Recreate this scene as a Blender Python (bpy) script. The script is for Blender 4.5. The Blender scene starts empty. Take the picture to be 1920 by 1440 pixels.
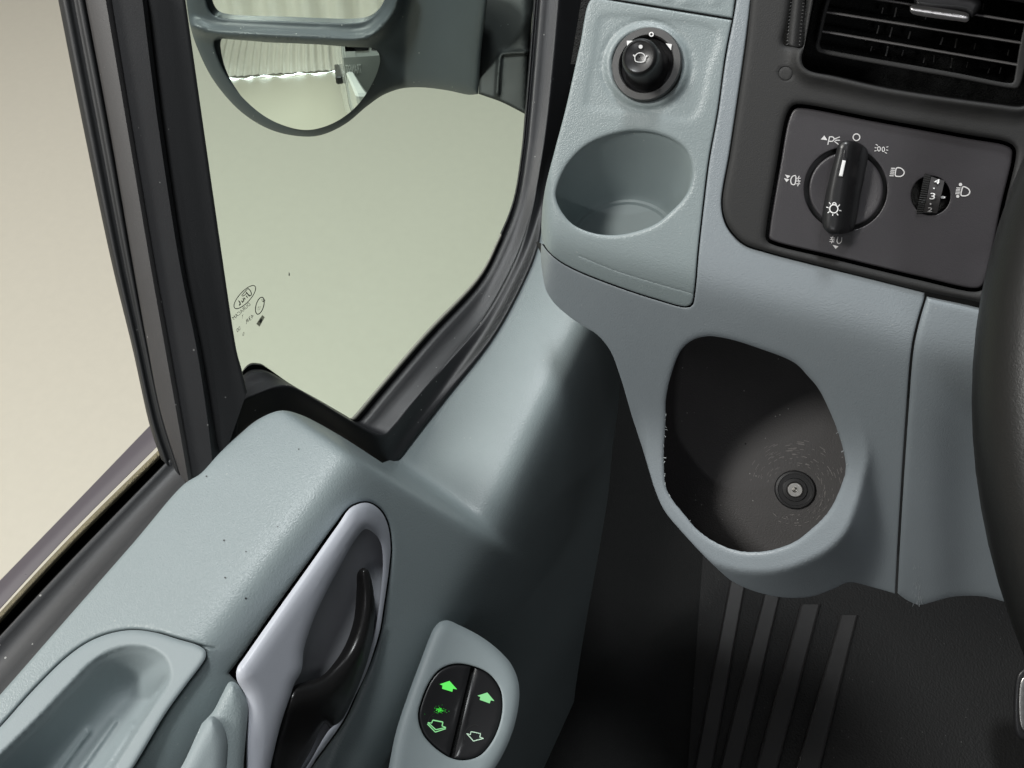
import bpy, math, random
import numpy as np
from mathutils import Vector, Matrix
from mathutils.geometry import delaunay_2d_cdt

random.seed(7)
rng = np.random.RandomState(11)
SC = bpy.context.scene
COL = SC.collection

# ------------------------------------------------------------------ camera
# Frame: X to the right of the van, Y forwards, Z up, hall floor at z = 0.
EYE = np.array([0.0, 0.0, 1.78])
FPX = 1400.0                                   # focal length in photograph pixels (1920 wide)
_f = np.array([-.24, .54, -.80]); _f /= np.linalg.norm(_f)
_d = np.array([.282, -.74, -.598]); _d -= _f * (_d @ _f); _d /= np.linalg.norm(_d)
_r = np.cross(_d, _f)
cam = bpy.data.cameras.new('camera')
cam.lens = 36.0 * FPX / 1920.0
cam.sensor_width = 36.0
cam.clip_start, cam.clip_end = 0.01, 200
co = bpy.data.objects.new('camera', cam)
COL.objects.link(co)
M = Matrix.Identity(4)
for i in range(3):
    M[i][0], M[i][1], M[i][2], M[i][3] = _r[i], -_d[i], -_f[i], EYE[i]
co.matrix_world = M
SC.camera = co

# ------------------------------------------------------------------ light
W = bpy.data.worlds.new('World'); SC.world = W; W.use_nodes = True
W.node_tree.nodes['Background'].inputs[0].default_value = (.90, .95, 1.0, 1)
W.node_tree.nodes['Background'].inputs[1].default_value = .10
SC.view_settings.view_transform = 'Standard'; SC.view_settings.look = 'None'
SC.view_settings.exposure = 0.0; SC.view_settings.gamma = 1.0
SC.cycles.use_denoising = True
SC.cycles.max_bounces = 8
SC.cycles.caustics_reflective = False
SC.cycles.caustics_refractive = False

def area(name, pos, target, sx, sy, power, col):
    l = bpy.data.lights.new(name, 'AREA'); l.shape = 'RECTANGLE'; l.size, l.size_y = sx, sy
    l.energy = power; l.color = col
    o = bpy.data.objects.new(name, l); COL.objects.link(o)
    p = EYE + np.array(pos); o.location = p
    v = Vector(EYE + np.array(target)) - Vector(p)
    o.rotation_euler = v.to_track_quat('-Z', 'Y').to_euler()
    return o
# hall ceiling lamps: one bank beside the open door window, one ahead of the windscreen; the fills are added
area('ceiling_lamp_side', (-2.45, -1.50, 2.65), (-.1, .3, -.4), .62, .9, 124, (1.0, .99, .95))
area('ceiling_lamp_front', (-1.2, 3.2, 2.3), (0, .3, -.4), 1.6, .6, 12, (.93, .97, 1.0))
area('hall_lamp', (-4.2, .2, 3.4), (-3.6, .6, -1.7), 4.5, 4.5, 132, (1.0, .97, .92))
area('hall_lamp', (-2.2, -3.4, 2.6), (-2.2, -5.6, -.6), 1.5, .5, 60, (1.0, .98, .95))  # added fill that brightens the curtain for the mirror, not a known lamp
area('plate_sheen_fill', (.7, -1.55, 2.6), (.1, .35, -.3), .9, .5, 5, (.98, .95, 1.0))  # added fill, aimed so the light switch plate picks up a sheen
area('dash_edge_fill', (.25, -3.2, 1.25), (.1, .35, -.4), .22, .16, 11, (.95, .97, 1.0))  # small added light for a highlight along the front dash edge
area('door_face_fill', (-.57, 1.02, 3.0), (-.15, .25, -.4), .5, .5, 68, (.96, .99, 1.0))  # added fill, placed to lift the door's inner face and front slope

# ------------------------------------------------------------------ pixel rays and depth functions
def ray(uv):
    uv = np.atleast_2d(np.asarray(uv, float))
    return (np.outer((uv[:, 0] - 960) / FPX, _r) + np.outer((uv[:, 1] - 720) / FPX, _d) + _f)
def lift(uv, t):
    """real place of the surface point seen at uv: t metres along the optical axis"""
    uv = np.atleast_2d(np.asarray(uv, float))
    tt = t(uv) if callable(t) else np.broadcast_to(np.asarray(t, float), (len(uv),))
    return EYE + ray(uv) * tt[:, None]
def plane(n, p):
    n = np.asarray(n, float); k = n @ np.asarray(p, float)
    return lambda uv: k / (ray(uv) @ n)
def pl3(*q):
    P = [ray((u, v))[0] * t for u, v, t in q]
    return plane(np.cross(P[1] - P[0], P[2] - P[0]), P[0])
def plu(n, u, v, t):
    return plane(n, ray((u, v))[0] * t)
def smax(k, *fs):
    def g(uv):
        a = np.array([f(uv) for f in fs]); m = a.max(0)
        return m + k * np.log(np.exp((a - m) / k).sum(0))
    return g
def smin(k, *fs):
    h = smax(k, *[(lambda uv, f=f: -f(uv)) for f in fs])
    return lambda uv: -h(uv)
def add(f, o):
    return (lambda uv: f(uv) + o(uv)) if callable(o) else (lambda uv: f(uv) + o)
def at(f, u, v): return float(f(np.array([[u, v]], float))[0])
def tilt(a):                                    # normal of a face turned a degrees from flat towards the driver
    return (0, -math.sin(math.radians(a)), math.cos(math.radians(a)))
def sig(x): return 1 / (1 + np.exp(-np.clip(x, -40, 40)))
def tps(pts, lam=0.0):
    P = np.array([p[:2] for p in pts], float) / 500; y = np.array([p[2] for p in pts], float); n = len(P)
    def U(r2): return np.where(r2 > 0, r2 * np.log(r2 + 1e-12), 0)
    K = U(((P[:, None] - P[None]) ** 2).sum(-1)) + lam * np.eye(n)
    Q = np.c_[np.ones(n), P]
    A = np.block([[K, Q], [Q.T, np.zeros((3, 3))]])
    w = np.linalg.solve(A, np.r_[y, 0, 0, 0])
    def g(uv):
        X = np.atleast_2d(uv) / 500
        return U(((X[:, None] - P[None]) ** 2).sum(-1)) @ w[:n] + np.c_[np.ones(len(X)), X] @ w[n:]
    return g

# ------------------------------------------------------------------ 2-D helpers
def Zm(ox, oy, s, pts): return [(ox + x / s, oy + y / s) + tuple(r) for x, y, *r in pts]
def cr(pts, closed=True, step=5.0):
    """Catmull-Rom through pts; a third entry 1 marks a sharp corner"""
    n = len(pts); P = np.array([p[:2] for p in pts], float)
    sharp = [len(p) > 2 and p[2] == 1 for p in pts]
    out = []
    for i in range(n if closed else n - 1):
        a, b = i, (i + 1) % n
        p1, p2 = P[a], P[b]
        p0 = P[(i - 1) % n] if (closed or i > 0) else 2 * p1 - p2
        p3 = P[(b + 1) % n] if (closed or b < n - 1) else 2 * p2 - p1
        if sharp[a]: p0 = 2 * p1 - p2
        if sharp[b]: p3 = 2 * p2 - p1
        L = np.linalg.norm(p2 - p1); m = max(1, int(round(L / step)))
        d0, d1, d2 = [max(1e-6, np.linalg.norm(x)) ** .5 for x in (p1 - p0, p2 - p1, p3 - p2)]
        m1 = (p1 - p0) / d0 - (p2 - p0) / (d0 + d1) + (p2 - p1) / d1
        m2 = (p2 - p1) / d1 - (p3 - p1) / (d1 + d2) + (p3 - p2) / d2
        for j in range(m):
            s = j / m
            out.append((2*s**3-3*s**2+1)*p1 + (s**3-2*s**2+s)*m1*d1 + (-2*s**3+3*s**2)*p2 + (s**3-s**2)*m2*d1)
    if not closed: out.append(P[-1])
    return np.array(out)
def crs(pts, m=6):
    P = np.array(pts, float); n = len(P); out = []
    for i in range(n - 1):
        p1, p2 = P[i], P[i+1]
        p0 = P[i-1] if i else 2*p1-p2
        p3 = P[i+2] if i+2 < n else 2*p2-p1
        for j in range(m):
            s = j/m
            out.append(.5*((2*p1)+(-p0+p2)*s+(2*p0-5*p1+4*p2-p3)*s*s+(-p0+3*p1-3*p2+p3)*s**3))
    out.append(P[-1]); return np.array(out)
def circ(u, v, r, n=40, ry=None, rot=0):
    a = np.linspace(0, 2*np.pi, n, endpoint=False); ry = ry or r; c, s = math.cos(rot), math.sin(rot)
    x, y = r*np.cos(a), ry*np.sin(a)
    return np.c_[u + c*x - s*y, v + s*x + c*y]
def pip(pts, poly):
    x, y = pts[:, 0], pts[:, 1]; ins = np.zeros(len(pts), bool)
    a, b = poly, np.roll(poly, -1, 0)
    for (x1, y1), (x2, y2) in zip(a, b):
        if y1 == y2: continue
        c = (y1 > y) != (y2 > y)
        ins ^= c & (x < (x2 - x1) * (y - y1) / (y2 - y1) + x1)
    return ins
def dist(pts, poly, closed=True):
    a = poly if closed else poly[:-1]; b = np.roll(poly, -1, 0) if closed else poly[1:]
    best = np.full(len(pts), 1e9)
    for p, q in zip(a, b):
        d = q - p; L = max(d @ d, 1e-9)
        s = np.clip(((pts - p) @ d) / L, 0, 1)
        best = np.minimum(best, ((pts - p - s[:, None] * d) ** 2).sum(1))
    return np.sqrt(best)
def grow(poly, d):
    """offset a closed polygon outwards by d pixels"""
    t = np.roll(poly, -1, 0) - np.roll(poly, 1, 0); n = np.c_[t[:, 1], -t[:, 0]]
    n /= np.maximum(np.linalg.norm(n, axis=1), 1e-9)[:, None]
    ar = (poly[:, 0] * np.roll(poly[:, 1], -1) - np.roll(poly[:, 0], -1) * poly[:, 1]).sum()
    return poly + n * d * (1 if ar > 0 else -1)

# ------------------------------------------------------------------ mesh output
def thing(name, label, cat, loc, group=None):
    o = bpy.data.objects.new(name, None); COL.objects.link(o); o.empty_display_size = .05
    o.location = EYE + np.array(loc); o['label'] = label; o['category'] = cat
    if group: o['group'] = group
    return o
def origin(parent):
    v = np.zeros(3)
    while parent is not None:
        v += np.array(parent.location); parent = parent.parent
    return v
def mesh(name, V, Fc, m, parent=None, smooth=True, label=None, angle=None):
    me = bpy.data.meshes.new(name)
    me.from_pydata([tuple(v) for v in (np.asarray(V) - origin(parent))], [], [tuple(int(i) for i in f) for f in Fc])
    me.validate(); me.update()
    if smooth:
        me.polygons.foreach_set('use_smooth', [True] * len(me.polygons))
        if angle: me.set_sharp_from_angle(angle=math.radians(angle))
    o = bpy.data.objects.new(name, me); COL.objects.link(o)
    if m: me.materials.append(m)
    if parent is not None: o.parent = parent
    if label: o['label'] = label
    return o
def structure(o): o['kind'] = 'structure'; return o
def bev(r, d):
    e = .12 * r + .88 * np.minimum(d, r)
    return np.where(d < r, r - np.sqrt(np.maximum(0, r*r - (r - e)**2)), 0)

def relief(name, outer, tf, m, parent=None, holes=(), res=9.0, edge=.0, hedge=None, thick=.004, mods=(), extra=None, label=None, raw=False, closed_back=True):
    """a moulded panel: traced outline and holes, filled with a fine triangulation that takes its depth from tf,
    its edges rolled over by the radius edge (metres), and a wall and back of the given thickness"""
    O = np.asarray(outer, float) if raw else cr(outer)
    H = [np.asarray(h, float) for h in holes]
    hedge = edge if hedge is None else hedge
    tm = float(np.mean(tf(O)))
    re_px, rh_px = edge * FPX / tm, hedge * FPX / tm
    lo, hi = O.min(0), O.max(0)
    gx, gy = np.meshgrid(np.arange(lo[0], hi[0], res), np.arange(lo[1], hi[1], res * .866))
    gx = gx + (np.arange(gx.shape[0]) % 2)[:, None] * res / 2
    G = np.c_[gx.ravel(), gy.ravel()]
    def inside(p):
        k = pip(p, O)
        for h in H: k &= ~pip(p, h)
        return k
    db = dist(G, O); keep = db > re_px * 1.15 + 1.5
    for h in H: keep &= dist(G, h) > rh_px * 1.15 + 1.5
    pts = [G[keep]]
    for loop, rp in [(O, re_px)] + [(h, rh_px) for h in H]:
        if rp > 0:
            for f in (.12, .30, .58, 1.0):
                pts += [grow(loop, rp * f), grow(loop, -rp * f)]
    if extra is not None: pts += [np.asarray(e, float) for e in extra]
    Pn = np.concatenate(pts); Pn = Pn[inside(Pn)]
    db = dist(Pn, O)
    for h in H: db = np.minimum(db, dist(Pn, h))
    mind = min([1.2] + [.03 * r for r in (re_px, rh_px) if r > 0])
    Pn = Pn[db > max(.08, mind)]
    _, ui = np.unique(np.round(Pn / .35).astype(int), axis=0, return_index=True)
    Pn = Pn[np.sort(ui)]
    vs, es = [], []
    for loop in [O] + H:
        k = len(vs); n = len(loop); vs += [Vector(p) for p in loop]
        es += [(k + i, k + (i + 1) % n) for i in range(n)]
    vs += [Vector(p) for p in Pn]
    V2, _, F, *_ = delaunay_2d_cdt(vs, es, [], 0, 1e-5)
    V2 = np.array([(v.x, v.y) for v in V2]); F = np.array([f for f in F])
    c = V2[F].mean(1); F = F[inside(c)]
    used = np.unique(F); remap = -np.ones(len(V2), int); remap[used] = np.arange(len(used)); V2 = V2[used]; F = remap[F]
    t = tf(V2)
    if edge > 0: t = t + bev(edge, dist(V2, O) * tm / FPX)
    if hedge > 0:
        for h in H: t = t + bev(hedge, dist(V2, h) * tm / FPX)
    for md in mods: t = md(V2, t)
    P = EYE + ray(V2) * t[:, None]
    fn = np.cross(P[F[:, 1]] - P[F[:, 0]], P[F[:, 2]] - P[F[:, 0]])
    if (fn * ray(c[inside(c)] if False else V2[F].mean(1))).sum() > 0: F = F[:, ::-1]; fn = -fn
    N = np.zeros_like(P)
    for i in range(3): np.add.at(N, F[:, i], fn)
    N /= np.maximum(np.linalg.norm(N, axis=1), 1e-12)[:, None]
    if thick:
        e = np.sort(np.concatenate([F[:, [0, 1]], F[:, [1, 2]], F[:, [2, 0]]]), 1)
        ed = np.concatenate([F[:, [0, 1]], F[:, [1, 2]], F[:, [2, 0]]])
        _, inv, cnt = np.unique(e, axis=0, return_inverse=True, return_counts=True)
        B = ed[cnt[inv.ravel()] == 1]
        n = len(P); Vv = [P]; Ff = [tuple(f) for f in F]
        bi = np.unique(B); mp = {int(b): k for k, b in enumerate(bi)}
        back = P[bi] + ray(V2[bi]) * thick
        Vv += [P[bi], back]; k0, k1 = n, n + len(bi)
        for a, b in B: Ff.append((k0 + mp[int(b)], k0 + mp[int(a)], k1 + mp[int(a)], k1 + mp[int(b)]))
        if closed_back:
            k2 = k1 + len(bi); Bp = P + ray(V2) * thick; Vv.append(Bp)
            Ff += [tuple(int(k2 + i) for i in f[::-1]) for f in F]
        P = np.concatenate(Vv); F = Ff
    return mesh(name, P, F, m, parent, label=label)

def groove(poly, w, depth, closed=False):
    """a pressed line (depth > 0) or a raised bead (depth < 0) along poly; returns (modifier, extra points)"""
    L = cr(poly, closed, 4.0) if not isinstance(poly, np.ndarray) else poly
    tn = np.gradient(L, axis=0); nn = np.c_[tn[:, 1], -tn[:, 0]]; nn /= np.maximum(np.linalg.norm(nn, axis=1), 1e-9)[:, None]
    ex = np.concatenate([L + nn * w * k for k in (-1.4, -1, -.5, 0, .5, 1, 1.4)])
    return (lambda uv, t: t + depth * np.exp(-(dist(uv, L, closed) / (w * .7)) ** 2)), ex

def loft(name, rows, m, parent=None, sub=4, closed=False, label=None, angle=None, cap=False):
    """rows: equally long rows of points; smooth spline across them"""
    R = np.array(rows, float)
    if sub > 1:
        Q = [crs(R[:, j], sub) for j in range(R.shape[1])]
        R = np.array(Q).transpose(1, 0, 2)
    a, b = R.shape[:2]; V = R.reshape(-1, 3); Fc = []
    for i in range(a - 1):
        for j in range(b - 1 + (1 if closed else 0)):
            j2 = (j + 1) % b
            Fc.append((i*b + j, i*b + j2, (i+1)*b + j2, (i+1)*b + j))
    if cap:
        Fc.append(tuple(range(b))); Fc.append(tuple(range((a-1)*b, a*b))[::-1])
    return mesh(name, V, Fc, m, parent, label=label, angle=angle)

def frame_of(axis, up=(0, 0, 1)):
    z = np.asarray(axis, float); z /= np.linalg.norm(z)
    x = np.cross(up, z); x /= np.linalg.norm(x)
    return x, np.cross(z, x), z
def lathe(name, base, axis, prof, m, parent=None, n=48, up=(.1, .3, 1), label=None, angle=35, bump=None):
    """prof: (radius, height along axis) pairs"""
    x, y, z = frame_of(axis, up); V, Fc = [], []
    for r, h in prof:
        for k in range(n):
            a = 2*np.pi*k/n; rr = r * (1 if bump is None else 1 + bump * (k % 2))
            V.append(np.asarray(base) + rr*math.cos(a)*x + rr*math.sin(a)*y + h*z)
    for i in range(len(prof) - 1):
        for k in range(n):
            Fc.append((i*n + k, i*n + (k+1) % n, (i+1)*n + (k+1) % n, (i+1)*n + k))
    if prof[-1][0] < 1e-3: pass
    return mesh(name, V, Fc, m, parent, label=label, angle=angle)
def box(name, c, ax, half, m, parent=None, b=.15, label=None):
    """bevelled box: centre, three axes, half sizes; b = chamfer as a share of the smallest half size"""
    c = np.asarray(c, float); ax = [np.asarray(a, float) for a in ax]; r = min(half) * b
    V = []
    for i in range(3):
        for sx in (-1, 1):
            for sy in (-1, 1):
                for sz in (-1, 1):
                    s = np.array([sx, sy, sz]) * (np.array(half) - r); s[i] += r * (sx, sy, sz)[i]
                    V.append(c + s[0]*ax[0] + s[1]*ax[1] + s[2]*ax[2])
    import bmesh
    bm = bmesh.new(); [bm.verts.new(v) for v in V]; bmesh.ops.convex_hull(bm, input=bm.verts)
    bm.verts.ensure_lookup_table(); bm.verts.index_update()
    Vv = [tuple(v.co) for v in bm.verts]; Fc = [[v.index for v in f.verts] for f in bm.faces]; bm.free()
    return mesh(name, Vv, Fc, m, parent, smooth=False, label=label)

def ink(name, items, tf, m, parent, raise_=.0003, label=None, stuff=False):
    """flat print or moulded marks on a surface: lines ('l', pts, width[, closed]), fills ('f', pts), text ('t', str, origin, ex, ey)"""
    V, Fc = [], []
    for it in items:
        if it[0] == 'l':
            P = np.array([p[:2] for p in it[1]], float); w = it[2] / 2; cl = len(it) > 3 and it[3]
            if len(P) > 2: P = cr([tuple(p) for p in P], cl, 1.5)
            if cl: P = np.vstack([P, P[:1]])
            tn = np.gradient(P, axis=0); nn = np.c_[tn[:, 1], -tn[:, 0]]; nn /= np.maximum(np.linalg.norm(nn, axis=1), 1e-9)[:, None]
            if cl: nn[0] = nn[-1] = (nn[0] + nn[-1]) / np.linalg.norm(nn[0] + nn[-1])
            k = len(V); V += list(P + nn * w) + list(P - nn * w); n = len(P)
            Fc += [(k+i, k+i+1, k+n+i+1, k+n+i) for i in range(n-1)]
        elif it[0] == 'f':
            P = [tuple(p[:2]) for p in it[1]]; k = len(V); V += [np.array(p) for p in P]
            vv, _, ff, *_ = delaunay_2d_cdt([Vector(p) for p in P], [(i, (i+1) % len(P)) for i in range(len(P))], [], 1, 1e-6)
            k = len(V) - len(P); V = V[:k] + [np.array((v.x, v.y)) for v in vv]; Fc += [tuple(k + i for i in f) for f in ff]
        else:
            cu = bpy.data.curves.new('text', 'FONT'); cu.body = it[1]; cu.size = 1.4; cu.resolution_u = 3
            ob = bpy.data.objects.new('text', cu); COL.objects.link(ob)
            me = ob.to_mesh(); xs = np.array([v.co[:2] for v in me.vertices]); k = len(V)
            xs = xs - xs.min(0); wmax = xs[:, 0].max()
            o_, ex, ey = [np.array(a, float) for a in it[2:5]]
            V += list(o_ + np.outer(xs[:, 0] / wmax, ex) + np.outer(xs[:, 1] / xs[:, 1].max(), ey))
            Fc += [tuple(k + i for i in p.vertices) for p in me.polygons]
            ob.to_mesh_clear(); bpy.data.objects.remove(ob); bpy.data.curves.remove(cu)
    UV = np.array(V); P = lift(UV, tf) - ray(UV) * raise_
    Fo = []
    for f in Fc:
        a, b, c = P[f[0]], P[f[1]], P[f[2]]
        Fo.append(f if np.cross(b-a, c-a) @ ray(UV[f[0]])[0] < 0 else f[::-1])
    o = mesh(name, P, Fo, m, parent, smooth=False, label=label)
    if stuff: o['kind'] = 'stuff'
    return o

# ------------------------------------------------------------------ materials
def mat(name, col, rough=.5, grain=0, depth=.0, spec=.5, mottle=0, metal=0, dust=0, detail=0, coat=0):
    m = bpy.data.materials.new(name); m.use_nodes = True; T = m.node_tree; b = T.nodes['Principled BSDF']
    b.inputs['Base Color'].default_value = (*col, 1); b.inputs['Roughness'].default_value = rough
    b.inputs['Specular IOR Level'].default_value = spec; b.inputs['Metallic'].default_value = metal
    if coat: b.inputs['Coat Weight'].default_value = coat
    tc = T.nodes.new('ShaderNodeTexCoord')
    if mottle or dust:
        n = T.nodes.new('ShaderNodeTexNoise'); n.inputs['Scale'].default_value = 28; n.inputs['Detail'].default_value = 6; n.inputs['Roughness'].default_value = .65
        T.links.new(tc.outputs['Object'], n.inputs['Vector'])
        mx = T.nodes.new('ShaderNodeMix'); mx.data_type = 'RGBA'
        mx.inputs['A'].default_value = (*[c * (1 - mottle) for c in col], 1)
        mx.inputs['B'].default_value = (*[min(1, c * (1 + mottle)) for c in col], 1)
        T.links.new(n.outputs['Fac'], mx.inputs['Factor']); last = mx.outputs['Result']
        if dust:
            v = T.nodes.new('ShaderNodeTexVoronoi'); v.inputs['Scale'].default_value = 190; v.inputs['Randomness'].default_value = 1
            T.links.new(tc.outputs['Object'], v.inputs['Vector'])
            n2 = T.nodes.new('ShaderNodeTexNoise'); n2.inputs['Scale'].default_value = 60
            T.links.new(tc.outputs['Object'], n2.inputs['Vector'])
            a = T.nodes.new('ShaderNodeMath'); a.operation = 'LESS_THAN'; a.inputs[1].default_value = .10
            T.links.new(v.outputs['Distance'], a.inputs[0])
            c2 = T.nodes.new('ShaderNodeMath'); c2.operation = 'GREATER_THAN'; c2.inputs[1].default_value = .60
            T.links.new(n2.outputs['Fac'], c2.inputs[0])
            mu = T.nodes.new('ShaderNodeMath'); mu.operation = 'MULTIPLY'
            T.links.new(a.outputs[0], mu.inputs[0]); T.links.new(c2.outputs[0], mu.inputs[1])
            m3 = T.nodes.new('ShaderNodeMath'); m3.operation = 'MULTIPLY'; m3.inputs[1].default_value = dust
            T.links.new(mu.outputs[0], m3.inputs[0])
            mx2 = T.nodes.new('ShaderNodeMix'); mx2.data_type = 'RGBA'
            mx2.inputs['B'].default_value = (.5, .5, .48, 1)
            T.links.new(m3.outputs[0], mx2.inputs['Factor']); T.links.new(last, mx2.inputs['A']); last = mx2.outputs['Result']
        T.links.new(last, b.inputs['Base Color'])
        rr = T.nodes.new('ShaderNodeMapRange'); rr.inputs['To Min'].default_value = rough * .88; rr.inputs['To Max'].default_value = min(1, rough * 1.15)
        T.links.new(n.outputs['Fac'], rr.inputs['Value']); T.links.new(rr.outputs['Result'], b.inputs['Roughness'])
    if grain:
        nz = T.nodes.new('ShaderNodeTexNoise'); nz.inputs['Scale'].default_value = grain * .5; nz.inputs['Detail'].default_value = 2
        T.links.new(tc.outputs['Object'], nz.inputs['Vector'])
        ad = T.nodes.new('ShaderNodeVectorMath'); ad.operation = 'MULTIPLY_ADD'; ad.inputs[1].default_value = (.0022,) * 3
        T.links.new(nz.outputs['Color'], ad.inputs[0]); T.links.new(tc.outputs['Object'], ad.inputs[2])
        v = T.nodes.new('ShaderNodeTexVoronoi'); v.feature = 'SMOOTH_F1'; v.inputs['Scale'].default_value = grain; v.inputs['Smoothness'].default_value = .35
        T.links.new(ad.outputs[0], v.inputs['Vector'])
        bp = T.nodes.new('ShaderNodeBump'); bp.inputs['Distance'].default_value = depth; bp.inputs['Strength'].default_value = 1.0
        bp.invert = True
        T.links.new(v.outputs['Distance'], bp.inputs['Height']); T.links.new(bp.outputs['Normal'], b.inputs['Normal'])
    return m
def glow(name, col, s):
    m = mat(name, (.02, .05, .02), .4); b = m.node_tree.nodes['Principled BSDF']
    b.inputs['Emission Color'].default_value = (*col, 1); b.inputs['Emission Strength'].default_value = s
    return m
GREY = mat('grey_plastic', (.228, .270, .277), .36, 1100, .00012, mottle=.05, dust=.25)
GREYD = mat('dash_plastic', (.235, .265, .285), .36, 1100, .00012, mottle=.05, dust=.2)
GREYS = mat('smooth_grey_plastic', (.235, .275, .285), .50, 1500, .00004, mottle=.04)
CUPM = mat('cup_plastic', (.235, .28, .285), .55, 1500, .00003, mottle=.06, dust=.3)
LAV = mat('lavender_plastic', (.47, .49, .54), .36, 0, mottle=.02)
CAVM = mat('cavity_plastic', (.40, .415, .44), .5)
CHAR = mat('charcoal_plastic', (.0205, .0205, .0206), .62, 1300, .00007, .4, mottle=.10)
PLATE = mat('switch_plate', (.037, .0345, .038), .38, 1900, .00005, mottle=.06)
BLK = mat('black_plastic', (.016, .016, .017), .32, 0, mottle=.12)
BLKS = mat('gloss_black_plastic', (.010, .010, .011), .36, 0)
RUB = mat('black_rubber', (.020, .021, .023), .42, 2200, .00004, mottle=.25, dust=.6)
RUBM = mat('matt_black_rubber', (.013, .014, .015), .55, 1600, .00005, mottle=.2, dust=.3)
PAINT = mat('dark_metal_paint', (.085, .075, .085), .28, 0, mottle=.05, dust=.3)
FELT = mat('tan_felt', (.24, .21, .13), .95, 1500, .0012, mottle=.55)
HOUS = mat('mirror_housing', (.062, .072, .082), .36, 1500, .00006, mottle=.12, dust=.7)
WHITE = mat('white_print', (.78, .78, .78), .5)
GLASSINK = mat('glass_print', (.035, .040, .03), .6)
CHROME = mat('chrome', (.95, .93, .94), .38, metal=1)
STEEL = mat('worn_steel', (.55, .54, .52), .32, metal=1, mottle=.1)
LEATH = mat('wheel_leather', (.008, .008, .0078), .42, 1500, .00004, mottle=.15)
MATR = mat('mat_rubber', (.0045, .0045, .0045), .70, 420, .0004, mottle=.3, dust=.15)
RIBR = mat('rib_rubber', (.032, .031, .031), .36, 2000, .00005, mottle=.25)
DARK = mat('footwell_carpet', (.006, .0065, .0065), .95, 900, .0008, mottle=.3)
SCR = mat('scratch', (.17, .16, .155), .6)
FLOORM = mat('hall_floor', (.595, .562, .475), .42, 0, mottle=.05)
WALLM = mat('hall_curtain', (.74, .71, .65), .7, 0, mottle=.05)
BODYW = mat('white_paint', (.72, .73, .70), .22, 0, coat=.5)
GREEN = glow('green_light', (.12, .85, .12), 1.0)
PALEG = glow('pale_green_light', (.30, .80, .34), .85)
MIRR = mat('mirror_silver', (.86, .88, .85), .015, metal=1)
def glass():
    m = bpy.data.materials.new('green_glass'); m.use_nodes = True; T = m.node_tree; T.nodes.clear()
    o = T.nodes.new('ShaderNodeOutputMaterial'); tr = T.nodes.new('ShaderNodeBsdfTransparent'); gl = T.nodes.new('ShaderNodeBsdfGlossy')
    tr.inputs[0].default_value = (.86, .985, .925, 1); gl.inputs['Roughness'].default_value = .02
    fr = T.nodes.new('ShaderNodeFresnel'); fr.inputs[0].default_value = 1.25
    mx = T.nodes.new('ShaderNodeMixShader')
    T.links.new(fr.outputs[0], mx.inputs[0]); T.links.new(tr.outputs[0], mx.inputs[1]); T.links.new(gl.outputs[0], mx.inputs[2])
    T.links.new(mx.outputs[0], o.inputs[0]); return m
GLASS = glass()

# ================================================================== THE HALL
def quad(name, P, m, parent=None): return mesh(name, P, [(0, 1, 2, 3)], m, parent, smooth=False)
structure(quad('hall_floor', [(-14, -14, 0), (14, -14, 0), (14, 14, 0), (-14, 14, 0)], FLOORM))

def box_axis(name, lo, hi, m): return box(name, (np.array(lo) + hi) / 2, np.eye(3), (np.array(hi) - lo) / 2, m, None, .02)
structure(box_axis('hall_wall', (-9, -6.2, 0), (9, -6.0, 4.2), WALLM))
structure(box_axis('hall_wall', (-9.2, -6.2, 0), (-9, 9, 4.2), WALLM))
V_, F_ = [], []
for i in range(241):
    x = -7 + 11 * i / 240; y = -5.6 + .07 * math.sin(i * 1.05) + .03 * math.sin(i * .37)
    V_ += [(x, y, .04), (x, y, 3.9)]
F_ = [(2*i, 2*i+2, 2*i+3, 2*i+1) for i in range(240)]
cu_ = mesh('curtain', V_, F_, WALLM); cu_['label'] = 'pale pleated curtain behind the van, seen in the door mirror'; cu_['category'] = 'curtain'
rr_ = []
for k in range(120):
    x = -5.6 + 9.4 * k / 119; w = (.018 + .014 * math.sin(k * .9) + .010 * math.sin(k * .43)) * (1 if (k % 31) > 2 else .12)
    c = np.array((x, -5.2, .05 + .025 * math.sin(k * .41) + .012 * math.sin(k * 1.3))); w = max(w, .003)
    rr_.append([c + np.array((0, math.cos(a) * w, math.sin(a) * w)) for a in np.linspace(0, 2 * np.pi, 8, endpoint=False)])
ls_ = loft('bright_line', rr_, glow('line_glow', (.92, .96, 1.0), 6.0), sub=1, closed=True); ls_['label'] = 'bright broken line of light along the foot of the curtain in the mirror, made as a glowing strip'; ls_['category'] = 'light'  # glowing strip stands in for a line of light on the floor; no lamp
# outside of the van, seen only in the mirror
van = thing('white_van', 'white side of the van with a black door handle, seen in the mirror', 'van', (-.36, -1.5, -1.2))
box('body_panel', (-.315, -2.35, .95), np.eye(3), (.05, 2.1, .62), BODYW, van, .4)
box('side_window', (-.362, -1.6, 1.95), np.eye(3), (.006, 1.2, .28), BLKS, van, .3)
box('roof_rail', (-.315, -2.35, 2.3), np.eye(3), (.05, 2.1, .06), BODYW, van, .4)
box('pull_handle', (-.392, -1.0, 1.02), np.eye(3), (.03, .30, .035), BLK, van, .4)
box('door_pillar', (-.20, -.285, 1.05), np.eye(3), (.165, .03, .55), BODYW, van, .15)
SIDEG = mat('side_moulding', (.30, .31, .29), .45)
def slab(name, xz, y, th, m):
    n = len(xz); V = [(x, y, z) for x, z in xz] + [(x, y - th, z) for x, z in xz]
    return mesh(name, V, [tuple(range(n)), tuple(range(n, 2*n))[::-1]] + [(i, n + i, n + (i+1) % n, (i+1) % n) for i in range(n)], m, van, smooth=False)
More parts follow.
